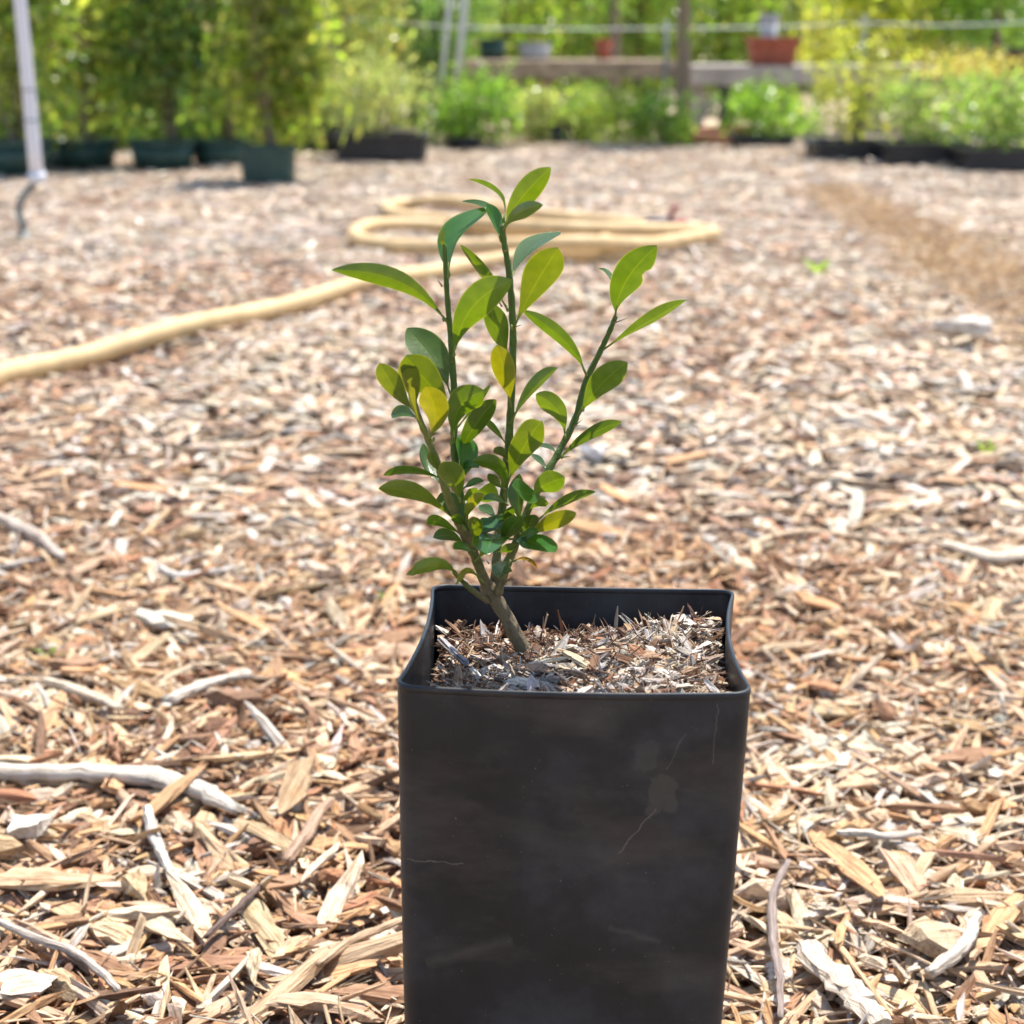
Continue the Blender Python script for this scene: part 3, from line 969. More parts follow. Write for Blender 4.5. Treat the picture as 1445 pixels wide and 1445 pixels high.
def leaf(br, b, m, t, wd, typ='u', col='n', dyb=0.0, dyt=None, alpha=None, fold=.26, curl=0.0, peak=.62, wave=.04, dent=None):
    """b, m, t: pixels of base, middle and tip of the midrib; wd: apparent width in pixels"""
    rs = random.Random(str(b) + str(m))
    if curl == 0.0:
        curl = rs.uniform(-.25, .3)
    dy_t = dyt if dyt is not None else dyb + {'u': -9, 't': 10, 'e': 0}[typ]
    dy_t = dyb + (dy_t - dyb) * 1.5
    dyb, dy_t = dyb * 1.7, dy_t * 1.7 - dyb * .0
    al = math.radians(alpha if alpha is not None else {'u': 22, 't': -50, 'e': 60}[typ])
    A, Mi, T = pp(*b, dyb), pp(*m, (dyb + dy_t) * .5), pp(*t, dy_t)
    ctrl = Mi * 2 - (A + T) * .5
    nu, nv = 18, 9
    ch = Vector(((t[0] - b[0]), -(t[1] - b[1]), 0)).normalized()
    ps = Vector((-ch.y, ch.x, 0))
    if ps.y < 0 or (abs(ps.y) < .12 and ps.x < 0):
        ps = -ps
    sgn = 1 if (Vector((-ch.y, ch.x, 0)).dot(ps) > 0) else -1
    vs, uv = [], []
    half = wd * .5 * K / max(.35, math.cos(al))
    half *= .9
    rnd = random.Random(str(b) + str(t))
    ph1, ph2 = rnd.uniform(0, 6), rnd.uniform(0, 6)
    for i in range(nu):
        s = 1 - (1 - i / (nu - 1)) ** 1.35
        p = A * (1 - s) ** 2 + ctrl * 2 * s * (1 - s) + T * s * s
        d = (ctrl - A) * (2 * (1 - s)) + (T - ctrl) * (2 * s)
        d.normalize()
        scr = Vector((d.dot(VR), d.dot(VU), 0))
        if scr.length < 1e-4:
            scr = ch.copy()
        scr.normalize()
        q = Vector((-scr.y, scr.x, 0)) * sgn
        W = VR * q.x + VU * q.y
        W = W * math.cos(al) - VF * math.sin(al)
        W = (W - d * W.dot(d)).normalized()
        Nn = d.cross(W)
        if Nn.z < 0:
            Nn = -Nn
        # obovate outline with a short petiole
        e = max(0.0, (s - .07) / .93)
        ex = math.log(.5) / math.log(peak)
        tb = .84
        ta = tb * peak / (1 - peak)
        prof = (max(e, 0) ** ta * max(0, 1 - e) ** tb) / (peak ** ta * (1 - peak) ** tb) if e > 0 else 0
        hw = half * prof
        hw = max(hw, min(half * .25, 1.3 * K))
        if s == 1:
            hw = .3 * K
        for j in range(nv):
            v = j / (nv - 1) * 2 - 1
            hh = hw * (1 + wave * math.sin(s * 9 + ph1 + (v > 0) * 2))
            if dent and (v > 0) == (dent[0] > 0):
                hh *= 1 - dent[1] * math.exp(-((s - dent[2]) / .07) ** 2)
            vv = v
            off = Nn * (fold * abs(v) * hh - .10 * half * (1 - v * v) * prof + wave * half * .9 * math.sin(s * 11 + ph2) * v * abs(v))
            off += Nn * (curl * half * math.sin(math.pi * s))
            vs.append(p + W * (vv * hh) + off)
            uv.append((s, j / (nv - 1)))
    fs = []
    for i in range(nu - 1):
        for j in range(nv - 1):
            a = i * nv + j
            fs.append((a, a + 1, a + nv + 1, a + nv))
    me = bpy.data.meshes.new('leaf')
    org = A
    me.from_pydata([tuple(v - org) for v in vs], [], fs)
    ul = me.uv_layers.new(name='UVMap')
    for lp in me.loops:
        ul.data[lp.index].uv = uv[lp.vertex_index]
    me.polygons.foreach_set('use_smooth', [True] * len(me.polygons))
    me.materials.append(M['leaf'])
    o = mesh_obj('leaf', me, br, org)
    c = LC[col]
    k = rnd.uniform(.88, 1.12)
    o.color = (c[0] * k * rnd.uniform(.93, 1.07), c[1] * k, c[2] * k, 1)
    # leaf stalk
    m2 = MB()
    m2.tube([Vector((0, 0, 0)) - (T - A).normalized() * .0008, Vector(vs[nv + nv // 2]) - org, Vector(vs[2 * nv + nv // 2]) - org], [1.9 * K, 1.5 * K, .7 * K], 6)
    m2.build('stalk', M['stalk'], br, True, org)
    return o

# top of the middle stem
leaf(stM, (711, 322), (733, 283), (777, 236), 33, 'u', 'n', 1, -8, peak=.66)
leaf(stM, (712, 324), (731, 301), (766, 289), 19, 'u', 'n', 0, -10, 30)
leaf(stM, (709, 312), (706, 275), (661, 253), 6, 'e', 'n', 3, 8, 72)
leaf(stM, (706, 338), (700, 312), (687, 287), 20, 't', 'g', 2, 4, -52, .35)
leaf(stM, (705, 332), (690, 298), (652, 284), 11, 'e', 'd', 4, 14, -60)
leaf(stM, (720, 398), (748, 356), (790, 327), 24, 't', 'd', 1, 15, -60, .1)
leaf(stM, (725, 463), (755, 404), (788, 350), 48, 'u', 'o', -1, -8, 18, .12, peak=.64)
leaf(stM, (718, 503), (703, 470), (690, 425), 34, 'u', 'n', 4, 2, 20)
leaf(stM, (716, 436), (687, 394), (650, 346), 15, 'u', 'n', 4, 2, 48, .3)
leaf(stM, (720, 572), (713, 530), (700, 487), 33, 'u', 'y', -3, -10, 15, .2)
leaf(stM, (721, 596), (752, 550), (787, 519), 19, 'u', 'n', 1, 3, 40, .5)
leaf(stM, (715, 686), (738, 632), (764, 594), 42, 'u', 'o', -3, -8, 20, .25, wave=.12)
leaf(stM, (717, 629), (696, 606), (683, 592), 11, 'u', 'd', 3, 3, 45)
leaf(stM, (711, 706), (703, 662), (667, 650), 22, 'u', 'n', 2, -5, 32)
leaf(stM, (709, 704), (694, 700), (675, 692), 32, 'u', 'n', 5, 3, 25)
leaf(stM, (715, 712), (700, 703), (682, 706), 8, 't', 'g', 0, -6, -62)
leaf(stM, (700, 735), (690, 721), (675, 714), 12, 't', 'd', 1, 6, -45)
leaf(stM, (699, 754), (693, 766), (686, 783), 29, 't', 'g', -4, -15, -58, .12, peak=.55)
leaf(stM, (735, 742), (733, 706), (733, 668), 25, 'u', 'd', -4, -2, 30, .4)
leaf(stM, (707, 764), (718, 748), (736, 729), 26, 'u', 'd', -6, -12, 20)
leaf(stM, (720, 792), (711, 800), (706, 815), 24, 't', 'd', -6, -15, -40, .3)
# right stem
leaf(stR, (869, 448), (883, 398), (927, 347), 47, 'u', 'n', 8, 0, 18, .12, peak=.58, dent=(-1, .38, .66))
leaf(stR, (852, 493), (908, 455), (969, 423), 17, 'u', 'n', 8, 6, 50, .35)
leaf(stR, (868, 425), (861, 392), (845, 379), 7, 't', 'd', 11, 18, -60)
leaf(stR, (826, 528), (797, 483), (736, 437), 21, 'u', 'n', 7, 3, 30)
leaf(stR, (817, 586), (846, 544), (885, 511), 37, 'u', 'n', 5, -4, 20)
leaf(stR, (797, 617), (787, 582), (756, 556), 30, 'u', 'n', 4, -3, 22)
leaf(stR, (786, 650), (830, 615), (877, 595), 18, 'u', 'd', 4, -2, 34)
leaf(stR, (772, 666), (763, 652), (750, 641), 8, 't', 'd', 4, 10, -45)
leaf(stR, (786, 641), (775, 631), (757, 627), 5, 't', 'd', 8, 16, -60)
leaf(stR, (752, 700), (768, 686), (797, 674), 33, 'u', 'n', -4, -12, 22, peak=.56)
leaf(stR, (766, 702), (746, 696), (723, 686), 19, 't', 'g', -8, -14, -60, .1)
leaf(stR, (755, 737), (795, 708), (840, 694), 15, 'u', 'd', 0, -2, 50, .3)
leaf(stR, (742, 759), (775, 740), (813, 724), 25, 'u', 'y', -4, -10, 24)
leaf(stR, (721, 761), (752, 766), (784, 779), 20, 't', 'g', -5, -12, -63, .05)
leaf(stR, (737, 762), (746, 745), (752, 726), 23, 'u', 'd', -3, -8, 20)
leaf(stR, (724, 793), (741, 789), (758, 802), 6, 'e', 'b', -2, -2, 60)
# tall left stem
leaf(stL, (634, 390), (646, 333), (692, 292), 37, 't', 'g', 0, 8, -58, .16, .12, peak=.56)
leaf(stL, (627, 374), (625, 346), (626, 320), 7, 'u', 'o', 1, 1, 20, .5)
leaf(stL, (633, 458), (566, 400), (468, 381), 28, 'u', 'n', 1, -8, 26, peak=.6)
leaf(stL, (639, 509), (664, 437), (723, 396), 46, 'u', 'n', -1, -10, 18, .1)
leaf(stL, (635, 556), (614, 508), (574, 463), 48, 't', 'd', -2, 4, -34, .12, peak=.66)
leaf(stL, (640, 580), (603, 540), (572, 502), 48, 'u', 'o', -5, -12, 16, .2, peak=.6)
leaf(stL, (641, 624), (648, 577), (684, 552), 40, 'u', 'n', -4, -10, 20)
leaf(stL, (643, 606), (672, 570), (691, 544), 9, 'u', 'd', 4, 4, 40)
leaf(stL, (643, 652), (668, 602), (700, 564), 30, 'u', 'd', 2, -3, 24)
leaf(stL, (647, 684), (656, 646), (652, 614), 30, 't', 'g', -8, -2, -40, .5, peak=.62)
leaf(stL, (653, 690), (666, 684), (683, 679), 10, 't', 'g', -4, -6, -50, .5)
leaf(stL, (634, 680), (582, 666), (541, 671), 12, 'u', 'd', -6, -10, 50)
leaf(stL, (658, 738), (664, 713), (683, 697), 16, 'u', 'y', -9, -14, 22)
leaf(stL, (656, 746), (640, 716), (621, 696), 33, 't', 'd', -10, -6, -42, .12)
leaf(stL, (665, 768), (670, 748), (668, 729), 22, 'u', 'o', -10, -13, 18)
leaf(stL, (669, 761), (694, 744), (727, 727), 21, 't', 'g', -9, -6, -60, .3)
leaf(stL, (656, 758), (622, 739), (602, 735), 16, 'u', 'n', -6, -10, 34)
leaf(stL, (656, 769), (634, 757), (611, 759), 18, 't', 'd', -7, -8, -45, .1)
leaf(stL, (642, 733), (588, 697), (534, 689), 25, 'u', 'o', -8, -16, 34)
leaf(stL, (680, 822), (660, 806), (643, 826), 8, 'e', 'y', -9, -16, 50)
# yellowish inner stem
leaf(stY, (589, 585), (557, 548), (536, 512), 30, 'u', 'o', -11, -15, 18)
leaf(stY, (592, 592), (570, 583), (552, 584), 18, 't', 'd', -9, -5, -40)
leaf(stY, (605, 621), (613, 584), (601, 546), 40, 'u', 'y', -14, -20, 15, .2, peak=.6)
leaf(stY, (597, 605), (579, 566), (582, 533), 10, 'e', 'y', -15, -17, 55)
leaf(stY, (588, 579), (580, 540), (571, 505), 30, 'u', 'y', -9, -12, 25)
leaf(stY, (630, 690), (606, 660), (598, 626), 17, 't', 'd', -6, 0, -45)
leaf(stY, (649, 708), (641, 678), (626, 651), 33, 'u', 'o', -14, -20, 18, .3)
# small leaves filling the lower cluster
for br, bb, mm_, tt, wd_, ty, cc, d0, d1, al_ in (
    (stL, (660, 752), (650, 738), (638, 728), 14, 'u', 'n', -6, -11, 26), (stL, (668, 778), (655, 772), (640, 775), 12, 't', 'g', -6, -9, -55),
    (stM, (704, 745), (715, 732), (722, 714), 15, 'u', 'n', -2, -6, 24), (stM, (706, 728), (692, 738), (676, 742), 14, 't', 'g', -5, -9, -55),
    (stR, (733, 752), (722, 738), (716, 722), 15, 'u', 'd', -6, -9, 26), (stR, (745, 722), (758, 712), (774, 710), 13, 'u', 'n', -3, -6, 30),
    (stM, (712, 690), (700, 682), (690, 668), 13, 'u', 'n', 0, -4, 30), (stM, (716, 652), (708, 640), (697, 633), 13, 'u', 'd', 2, -1, 34),
    (stL, (646, 664), (660, 658), (676, 660), 13, 't', 'g', -3, -6, -55), (stY, (622, 668), (612, 652), (607, 638), 13, 'u', 'o', -11, -13, 26),
    (stR, (728, 768), (742, 756), (760, 752), 13, 't', 'g', -5, -9, -57), (stM, (702, 780), (714, 775), (727, 768), 13, 'u', 'd', -2, -6, 30),
    (stL, (672, 790), (684, 776), (690, 760), 14, 'u', 'o', -4, -8, 24), (stL, (650, 708), (662, 700), (672, 688), 14, 'u', 'n', -7, -11, 24)):
    leaf(br, bb, mm_, tt, wd_, ty, cc, d0, d1, al_, .25)
# lowest shoot
leaf(stS, (648, 815), (618, 798), (573, 811), 21, 'u', 'o', -11, -18, 30, .3)

thorn_spots = [(stM, 724, 462, 738, 458, 1), (stM, 712, 355, 719, 352, 1), (stR, 866, 456, 888, 448, 8), (stR, 812, 600, 822, 592, 6), (stR, 810, 602, 820, 600, 4),
               (stR, 794, 645, 806, 644, 4), (stL, 624, 404, 617, 394, 0), (stM, 722, 535, 730, 530, 0), (stR, 760, 706, 768, 708, -2), (stL, 690, 795, 686, 790, -3), (stM, 708, 432, 703, 424, 0)]
for br, x0, y0, x1, y1, dy in thorn_spots:
    mb = MB()
    dy *= 1.7
    mb.tube([pp(x0, y0, dy), pp((x0 + x1) / 2, (y0 + y1) / 2, dy - 1), pp(x1, y1, dy - 2)], [1.3 * K, .8 * K, .15 * K], 6)
    mb.build('thorn', M['thorn'], br, True)
for br, x0, y0, dy in ((stM, 716, 436, -2), (stL, 641, 500, -2), (stL, 626, 450, -1), (stR, 797, 616, 2), (stR, 793, 644, 2), (stM, 722, 462, -1), (stY, 612, 620, -15), (stL, 636, 625, -5), (stR, 823, 577, 4)):
    mb = MB()
    a = pp(x0, y0, dy * 1.7)
    mb.tube([a + Vector((0, 0, -.0009)), a, a + Vector((0, 0, .0010))], [1.2 * K, 2.6 * K, .6 * K], 6)
    mb.build('bud', M['stalk'], br, True)

# ---------------------------------------------------------------- garden hose
def gp(px, py, z):
    p = onz(px, py, z)
    p.z = float(gz(p.x, p.y)) + z
    return p
hose_px = [(-900, 640), (-520, 668), (-250, 630), (-90, 572), (0, 536), (120, 502), (260, 470), (400, 437), (520, 408), (620, 385), (710, 372), (800, 369), (868, 366), (893, 357), (868, 343), (829, 331), (751, 321), (640, 317), (577, 317), (520, 322), (500, 333), (540, 342),
           (623, 346), (732, 352), (830, 352), (920, 344), (984, 335), (1008, 325), (984, 319), (930, 321), (813, 319), (720, 312), (608, 305), (557, 299), (547, 289), (573, 280), (640, 280), (760, 294), (868, 303), (920, 311)]
hz = [.021] * 22 + [.03, .04, .044, .036, .022, .022, .022, .03, .044, .044, .03, .024, .022, .022, .03, .038, .036, .03]
path = smooth_path([gp(a, b, z) for (a, b), z in zip(hose_px, hz)], 9)
ho = empty('garden_hose', (path[len(path) // 2].x, path[len(path) // 2].y, 0))
tag(ho, 'loosely coiled tan garden hose trailing across the wood chips', 'hose')
b0 = ho.location
mb = MB()
mb.tube([p - b0 for p in path], .0130, 12)
mb.build('hose_tube', M['hose'], ho, True)
e, dr = path[-1] - b0, (path[-1] - path[-4]).normalized()
mb = MB()
mb.tube([e - dr * .01, e + dr * .02, e + dr * .022, e + dr * .06], [.0155, .0155, .019, .019], 12)
mb.build('coupling', M['brass'], ho, True)
mb = MB()
mb.tube([e + dr * .06, e + dr * .075], [.021, .021], 12)
mb.tube([e + dr * .04 + Vector((0, 0, .018)), e + dr * .055 + Vector((0, 0, .045))], [.005, .006], 8)
mb.build('valve_handle', M['red'], ho, True)

# ---------------------------------------------------------------- white riser at the left
rp = onz(35, 341, .008)
RY = rp.y
riser = empty('white_riser_pole', (rp.x, rp.y, 0))
tag(riser, 'white plastic irrigation riser on a bent grey tube at far left', 'pole')
mb = MB()
pts = [at(53, 254, RY), at(47, 200, RY), at(41, 130, RY), at(34, 60, RY), at(28, 0, RY), at(-5, -330, RY)]
mb.tube([p - riser.location for p in pts], [.0135, .0125, .0118, .0113, .0110, .0105], 14)
mb.build('pipe', M['pvc'], riser, True)
mb = MB()
a = at(53, 258, RY) - riser.location
b_ = at(52, 243, RY) - riser.location
mb.tube([a, b_], [.0165, .0165], 14)
mb.build('socket', M['pvc'], riser, True)
for yy, xx in ((127, 40.6), (170, 44)):
    mb = MB()
    mb.tube([at(xx, yy - 1.2, RY) - riser.location, at(xx + .3, yy + 1.2, RY) - riser.location], [.0132, .0132], 14)
    mb.build('joint_ring', M['band'], riser, True)
mb = MB()
mb.tube([p - riser.location for p in smooth_path([at(52, 252, RY), at(45, 264, RY), at(30, 282, RY), at(27, 300, RY), at(33, 320, RY), at(35, 346, RY)], 5)], .0068, 10)
mb.build('bent_tube', M['poly'], riser, True)
mb = MB()
mb.lathe([(.026, -.006), (.026, .004), (.012, .012), (.009, .02), (.001, .02)], 16)
mb.build('foot', M['poly'], riser, True, loc=(0, 0, .008))

# ---------------------------------------------------------------- shrubs
def rot_leaf_cloud(n, cen, rad, r, size, clumps, pal, up=.5, spread=.28, floor_z=.02):
    """n folded four-point leaves gathered in clumps through an uneven crown"""
    th = r.uniform(0, 2 * math.pi, clumps)
    cz_ = r.uniform(-1, 1, clumps)
    rr_ = r.uniform(.35, 1.0, clumps) ** .6
    sq = np.sqrt(1 - cz_ ** 2)
    cc = np.stack([np.cos(th) * sq * rr_, np.sin(th) * sq * rr_, cz_ * rr_], 1) * r.uniform(.78, 1.12, (clumps, 1))
    ci = r.integers(0, clumps, n)
    p = cc[ci] + r.normal(0, spread, (n, 3))
    p = p * np.array(rad) + np.array(cen)
    p = p[p[:, 2] > floor_z]
    n = len(p)
    ci = ci[:n]
    d = r.normal(0, 1, (n, 3)); d[:, 2] += up
    d /= np.linalg.norm(d, axis=1)[:, None]
    a = r.normal(0, 1, (n, 3))
    wv = np.cross(d, a); wv /= np.linalg.norm(wv, axis=1)[:, None]
    nn = np.cross(d, wv)
    Ls = size * r.uniform(.6, 1.35, (n, 1))
    Ws = Ls * r.uniform(.28, .48, (n, 1))
    v0 = p - d * Ls * .5
    v1 = p + wv * Ws * .5 + nn * Ws * .12
    v2 = p + d * Ls * .5
    v3 = p - wv * Ws * .5 + nn * Ws * .12
    V = np.stack([v0, v1, v2, v3], 1).reshape(-1, 3)
    Q = np.arange(n * 4).reshape(n, 4)
    pal = np.array(pal)
    base = pal[r.integers(0, len(pal), clumps)][ci] * .55 + pal[r.integers(0, len(pal), n)] * .45
    cl_ = r.uniform(.45, 1.75, clumps)[ci][:, None]
    col = np.minimum(base * r.uniform(.65, 1.6, (n, 1)) * cl_ * 1.2 + .016, .5)
    c4 = np.ones((n, 4, 4)); c4[:, :, :3] = col[:, None, :]
    return V, Q, c4.reshape(-1, 4)

G_YEL = [(.21, .24, .045), (.17, .21, .04), (.12, .17, .035), (.26, .21, .07)]
G_MID = [(.09, .17, .035), (.12, .20, .04), (.15, .22, .045), (.07, .13, .03)]
G_BLUE = [(.07, .14, .055), (.10, .17, .07), (.13, .20, .08), (.055, .11, .04)]
G_LIME = [(.15, .24, .03), (.12, .20, .025), (.08, .15, .02)]
G_GREY = [(.17, .20, .09), (.22, .24, .12), (.13, .17, .07), (.28, .25, .13)]
G_OCH = [(.36, .25, .07), (.28, .22, .06), (.40, .24, .10), (.2, .2, .05)]
G_DARK = [(.025, .05, .015), (.04, .075, .02), (.055, .1, .025)]
G_MIX = [(.18, .22, .05), (.26, .2, .07), (.1, .15, .03), (.3, .26, .05)]

sr = np.random.default_rng(5)
def shrub(name, label, px, D, hw_px, y0, y1, pal, n=2400, size=.032, clumps=40, group=None, base_z=.0, up=.5, stems=5, trunk_r=.008, cat='shrub', spread=.26, lean=0.0, thick=.9):
    """crown between image rows y0 (top) and y1 (bottom) at depth D, centred on column px"""
    top, bot = at(px, y0, D), at(px, y1, D)
    hw = hw_px * D / F
    root = empty(name, (top.x, D, base_z))
    tag(root, label, cat, group)
    cz_ = (top.z + bot.z) / 2 - base_z
    rz = max(.04, (top.z - bot.z) / 2)
    V, Q, c4 = rot_leaf_cloud(n, (lean, 0, cz_), (hw, hw * thick, rz), sr, size, clumps, pal, up, spread, .01)
    mesh_obj('crown', quad_mesh('crown', V, Q, M['foliage'], {'leaf_color': ('FLOAT_COLOR', c4)}), root)
    for k in range(stems):
        a = sr.uniform(0, 6.28)
        rr2 = hw * sr.uniform(.1, .75) if stems > 1 else hw * .1
        p0 = Vector((sr.normal(0, .012), sr.normal(0, .012), -.01))
        p2 = Vector((math.cos(a) * rr2 + lean, math.sin(a) * rr2, cz_ + rz * sr.uniform(.1, .7)))
        p1 = p0.lerp(p2, .5) + Vector((sr.normal(0, .02), sr.normal(0, .02), .03))
        m2 = MB()
        m2.tube(smooth_path([p0, p1, p2], 4), list(np.linspace(trunk_r, trunk_r * .35, 9)), 7)
        m2.build('trunk' if stems == 1 else 'stem', M['trunk'], root, True)
    return root

def round_pot(name, label, px, D, w_top, w_bot, ytop, ybot, m, group=None, sq=0.0, cat='pot', soilm=True, z0=None, sy=1.0):
    zt = at(px, ytop, D).z
    zb = 0.0 if z0 is None else z0
    c = at(px, ytop, D)
    k = D / F
    rt, rb = w_top * k / 2, w_bot * k / 2
    if sq:
        rt, rb = rt * .92, rb * .92
    root = empty(name, (c.x, D, zb))
    tag(root, label, cat, group)
    h = zt - zb
    mb = MB()
    mb.lathe([(rb, 0), (rt * .98, h * .86), (rt * .98, h * .86), (rt * .93, h * .97), (rt * .9, h * .8), (rb * .9, h * .3), (.002, h * .3)], 28, (0, 0, 0), sq, sy)
    mb.build('wall', m, root, sq < .3)
    mb = MB()
    mb.lathe([(rt * .975, h * .84), (rt * 1.03, h * .85), (rt * 1.03, h), (rt * .94, h), (rt * .93, h * .9)], 28, (0, 0, 0), sq, sy)
    mb.build('rim', m, root, False)
    if soilm:
        mb = MB()
        mb.lathe([(rt * .92, h * .84), (rt * .5, h * .9), (.002, h * .91)], 20, (0, 0, 0), sq, sy)
        mb.build('soil', M['soil'], root, True)
    return root

def tray(name, label, x0, x1, ytop, ybot, D, group, depth=.26):
    """low rectangular nursery tray"""
    a, b = at(x0, ytop, D), at(x1, ytop, D)
    zt = a.z
    root = empty(name, ((a.x + b.x) / 2, D + depth / 2, 0))
    tag(root, label, 'tray', group)
    wv = (b.x - a.x)
    mb = MB()
    t = .012
    for c, s in (((0, -depth / 2 + t / 2, zt / 2), (wv - .02, t, zt - .012)), ((0, depth / 2 - t / 2, zt / 2), (wv - .02, t, zt - .012)),
                 ((-wv / 2 + .01 + t / 2, 0, zt / 2), (t, depth - 2 * t, zt - .012)), ((wv / 2 - .01 - t / 2, 0, zt / 2), (t, depth - 2 * t, zt - .012)), ((0, 0, .008), (wv - .05, depth - .03, .01))):
        mb.box(c, s)
    mb.build('wall', M['black_pot'], root)
    mb = MB()
    for c, s in (((0, -depth / 2, zt - .003), (wv, .022, .014)), ((0, depth / 2, zt - .003), (wv, .022, .014)), ((-wv / 2 + .006, 0, zt - .003), (.02, depth - .024, .014)), ((wv / 2 - .006, 0, zt - .003), (.02, depth - .024, .014))):
        mb.box(c, s)
    mb.build('rim', M['black_pot'], root)
    mb = MB()
    mb.box((0, 0, zt * .45), (wv - .05, depth - .03, zt * .75))
    mb.build('soil', M['soil'], root)
    return root

# left row in dark green pots
GP = 'dark green pots along the left side'
round_pot('nursery_pot', 'dark green pot at the far left edge behind the white riser', 8, 5.45, 130, 108, 196, 248, M['green_pot'], GP)
round_pot('nursery_pot', 'dark green pot under the shrub with a visible tan trunk', 113, 5.75, 104, 88, 196, 236, M['green_pot'], GP)
round_pot('nursery_pot', 'dark green pot third from the left in the back row', 229, 5.65, 92, 78, 197, 240, M['green_pot'], GP)
round_pot('nursery_pot', 'dark green pot half hidden behind the nearest green pot', 311, 5.75, 84, 70, 196, 237, M['green_pot'], GP)
round_pot('nursery_pot', 'nearest dark green square pot at the end of the left row', 378, 5.15, 82, 76, 206, 256, M['green_pot'], GP, .75)
shrub('potted_shrub', 'leafy green shrub at the far left edge behind the white riser', 5, 5.5, 88, -150, 206, G_MID + G_YEL + [(.34, .24, .09)], 2500, .044, 46, base_z=.05, thick=.5)  # added ochre leaf colour imitates sunlit highlights
shrub('potted_shrub', 'bushy yellow green shrub on a thick tan trunk at left', 112, 5.8, 84, -160, 190, G_YEL + G_MID + [(.36, .26, .10)], 2500, .044, 46, base_z=.05, thick=.5, stems=1, trunk_r=.024)  # ochre entry paints bright highlights into the crown
shrub('potted_shrub', 'darker bluish green shrub in the middle of the left row', 228, 5.75, 78, -150, 204, G_BLUE + G_MID + G_YEL, 2500, .044, 46, base_z=.05, thick=.5)
shrub('potted_shrub', 'olive green shrub over the half hidden green pot', 305, 5.85, 70, -160, 204, G_MID + G_YEL + [(.34, .24, .09)], 2200, .044, 40, base_z=.05, thick=.5)  # ochre again stands in for highlights on the foliage
shrub('potted_shrub', 'large bright yellow green shrub in the nearest green pot', 376, 5.25, 74, -150, 210, G_YEL + [(.13, .2, .02)], 2800, .046, 50, base_z=.05, thick=.55)
# black pots right of the left row
round_pot('nursery_pot', 'black pot standing behind the low black tray', 470, 6.4, 56, 48, 166, 216, M['black_pot'])
tray('plant_tray', 'low black tray of pale shrubs left of the white poles', 470, 602, 193, 229, 5.95, 'black plant trays')
shrub('tray_shrub', 'loose pale grey green shrub growing in the low black tray', 532, 6.1, 70, 78, 196, G_GREY, 1700, .024, 40, base_z=.05, stems=7, trunk_r=.005)
shrub('tray_shrub', 'tall ochre tinged shrub behind the low black tray', 500, 6.7, 72, -150, 165, G_OCH + G_GREY + G_MID, 2600, .03, 44)
# low plants in the middle
LP = 'low plants along the middle of the far edge'
LQ = 'low plants behind the left row of pots'
for px, hw, y0, lab in ((30, 62, 120, 'low dark plant behind the white riser'), (165, 60, 125, 'low dark plant between the second and third green pots'), (272, 50, 120, 'low dark plant left of the half hidden green pot'), (438, 46, 130, 'low dark plant right of the nearest green pot')):
    shrub('low_plant', lab, px, 6.5, hw, y0, 214, G_MID + G_DARK, 2200, .034, 34, LQ, stems=4, trunk_r=.004, cat='plant', spread=.4)
for i, (px, hw, y0, y1, pal, lab, D) in enumerate([
    (632, 36, 110, 206, G_MID, 'small dark green plant at the foot of the white poles', 6.75),
    (688, 44, 108, 206, G_LIME + G_MID, 'bright green bushy plant right of the white poles', 6.7),
    (758, 40, 135, 206, G_GREY, 'low greyish plant under the brown timber bench', 6.9),
    (806, 44, 125, 206, G_GREY + G_MID, 'low mixed green plant above the tipped black pot', 6.95),
    (868, 56, 118, 207, G_LIME + G_YEL, 'spreading lime green plant in the middle of the far edge', 6.75),
    (935, 52, 125, 206, G_MID + G_LIME, 'green plant left of the tall bare trunk', 6.75)]):
    shrub('low_plant', lab, px, D, hw, y0, y1, pal, 1300, .026, 26, LP, stems=4, trunk_r=.004, cat='plant')
# tipped black pot
tp = onz(792, 205)
tip = empty('tipped_pot', (tp.x, tp.y, .04))
tag(tip, 'small black pot lying on its side at the far edge', 'pot')
mb = MB()
mb.lathe([(.027, 0), (.037, .06), (.033, .06), (.025, .006), (.001, .006)], 20)
o = mb.build('wall', M['black_pot'], tip, True)
o.rotation_euler = (math.radians(84), 0, .1)
o.location = (0, .03, 0)
mb = MB()
mb.lathe([(.038, .053), (.041, .053), (.041, .061), (.036, .061), (.036, .055)], 20)
o = mb.build('rim', M['black_pot'], tip, False)
o.rotation_euler = (math.radians(84), 0, .1)
o.location = (0, .03, 0)
# dark small pots glimpsed under the plants
round_pot('nursery_pot', 'squat black pot below the bright green plant by the poles', 655, 6.65, 50, 42, 194, 208, M['black_pot'])
round_pot('nursery_pot', 'upright tall black pot beside the green tray plants', 1026, 6.9, 24, 20, 122, 188, M['black_pot'])
# reddish plank
mb = MB()
a = onz(962, 200, .02); b_ = onz(1045, 196, .02)
pl = empty('red_plank', (a.lerp(b_, .5).x, a.lerp(b_, .5).y, 0))
tag(pl, 'reddish weathered plank lying at the far edge by the trunk', 'plank')
for k, (dy, dz, ry) in enumerate(((0, .03, .05), (.09, .05, -.02))):
    mb = MB()
    mb.box((0, dy, dz), (.30, .08, .03), .1, ry=ry)
    mb.build('board', m_plain('reddish_board', (.36, .17, .11), .8, .3, 15) if k == 0 else bpy.data.materials['reddish_board'], pl)

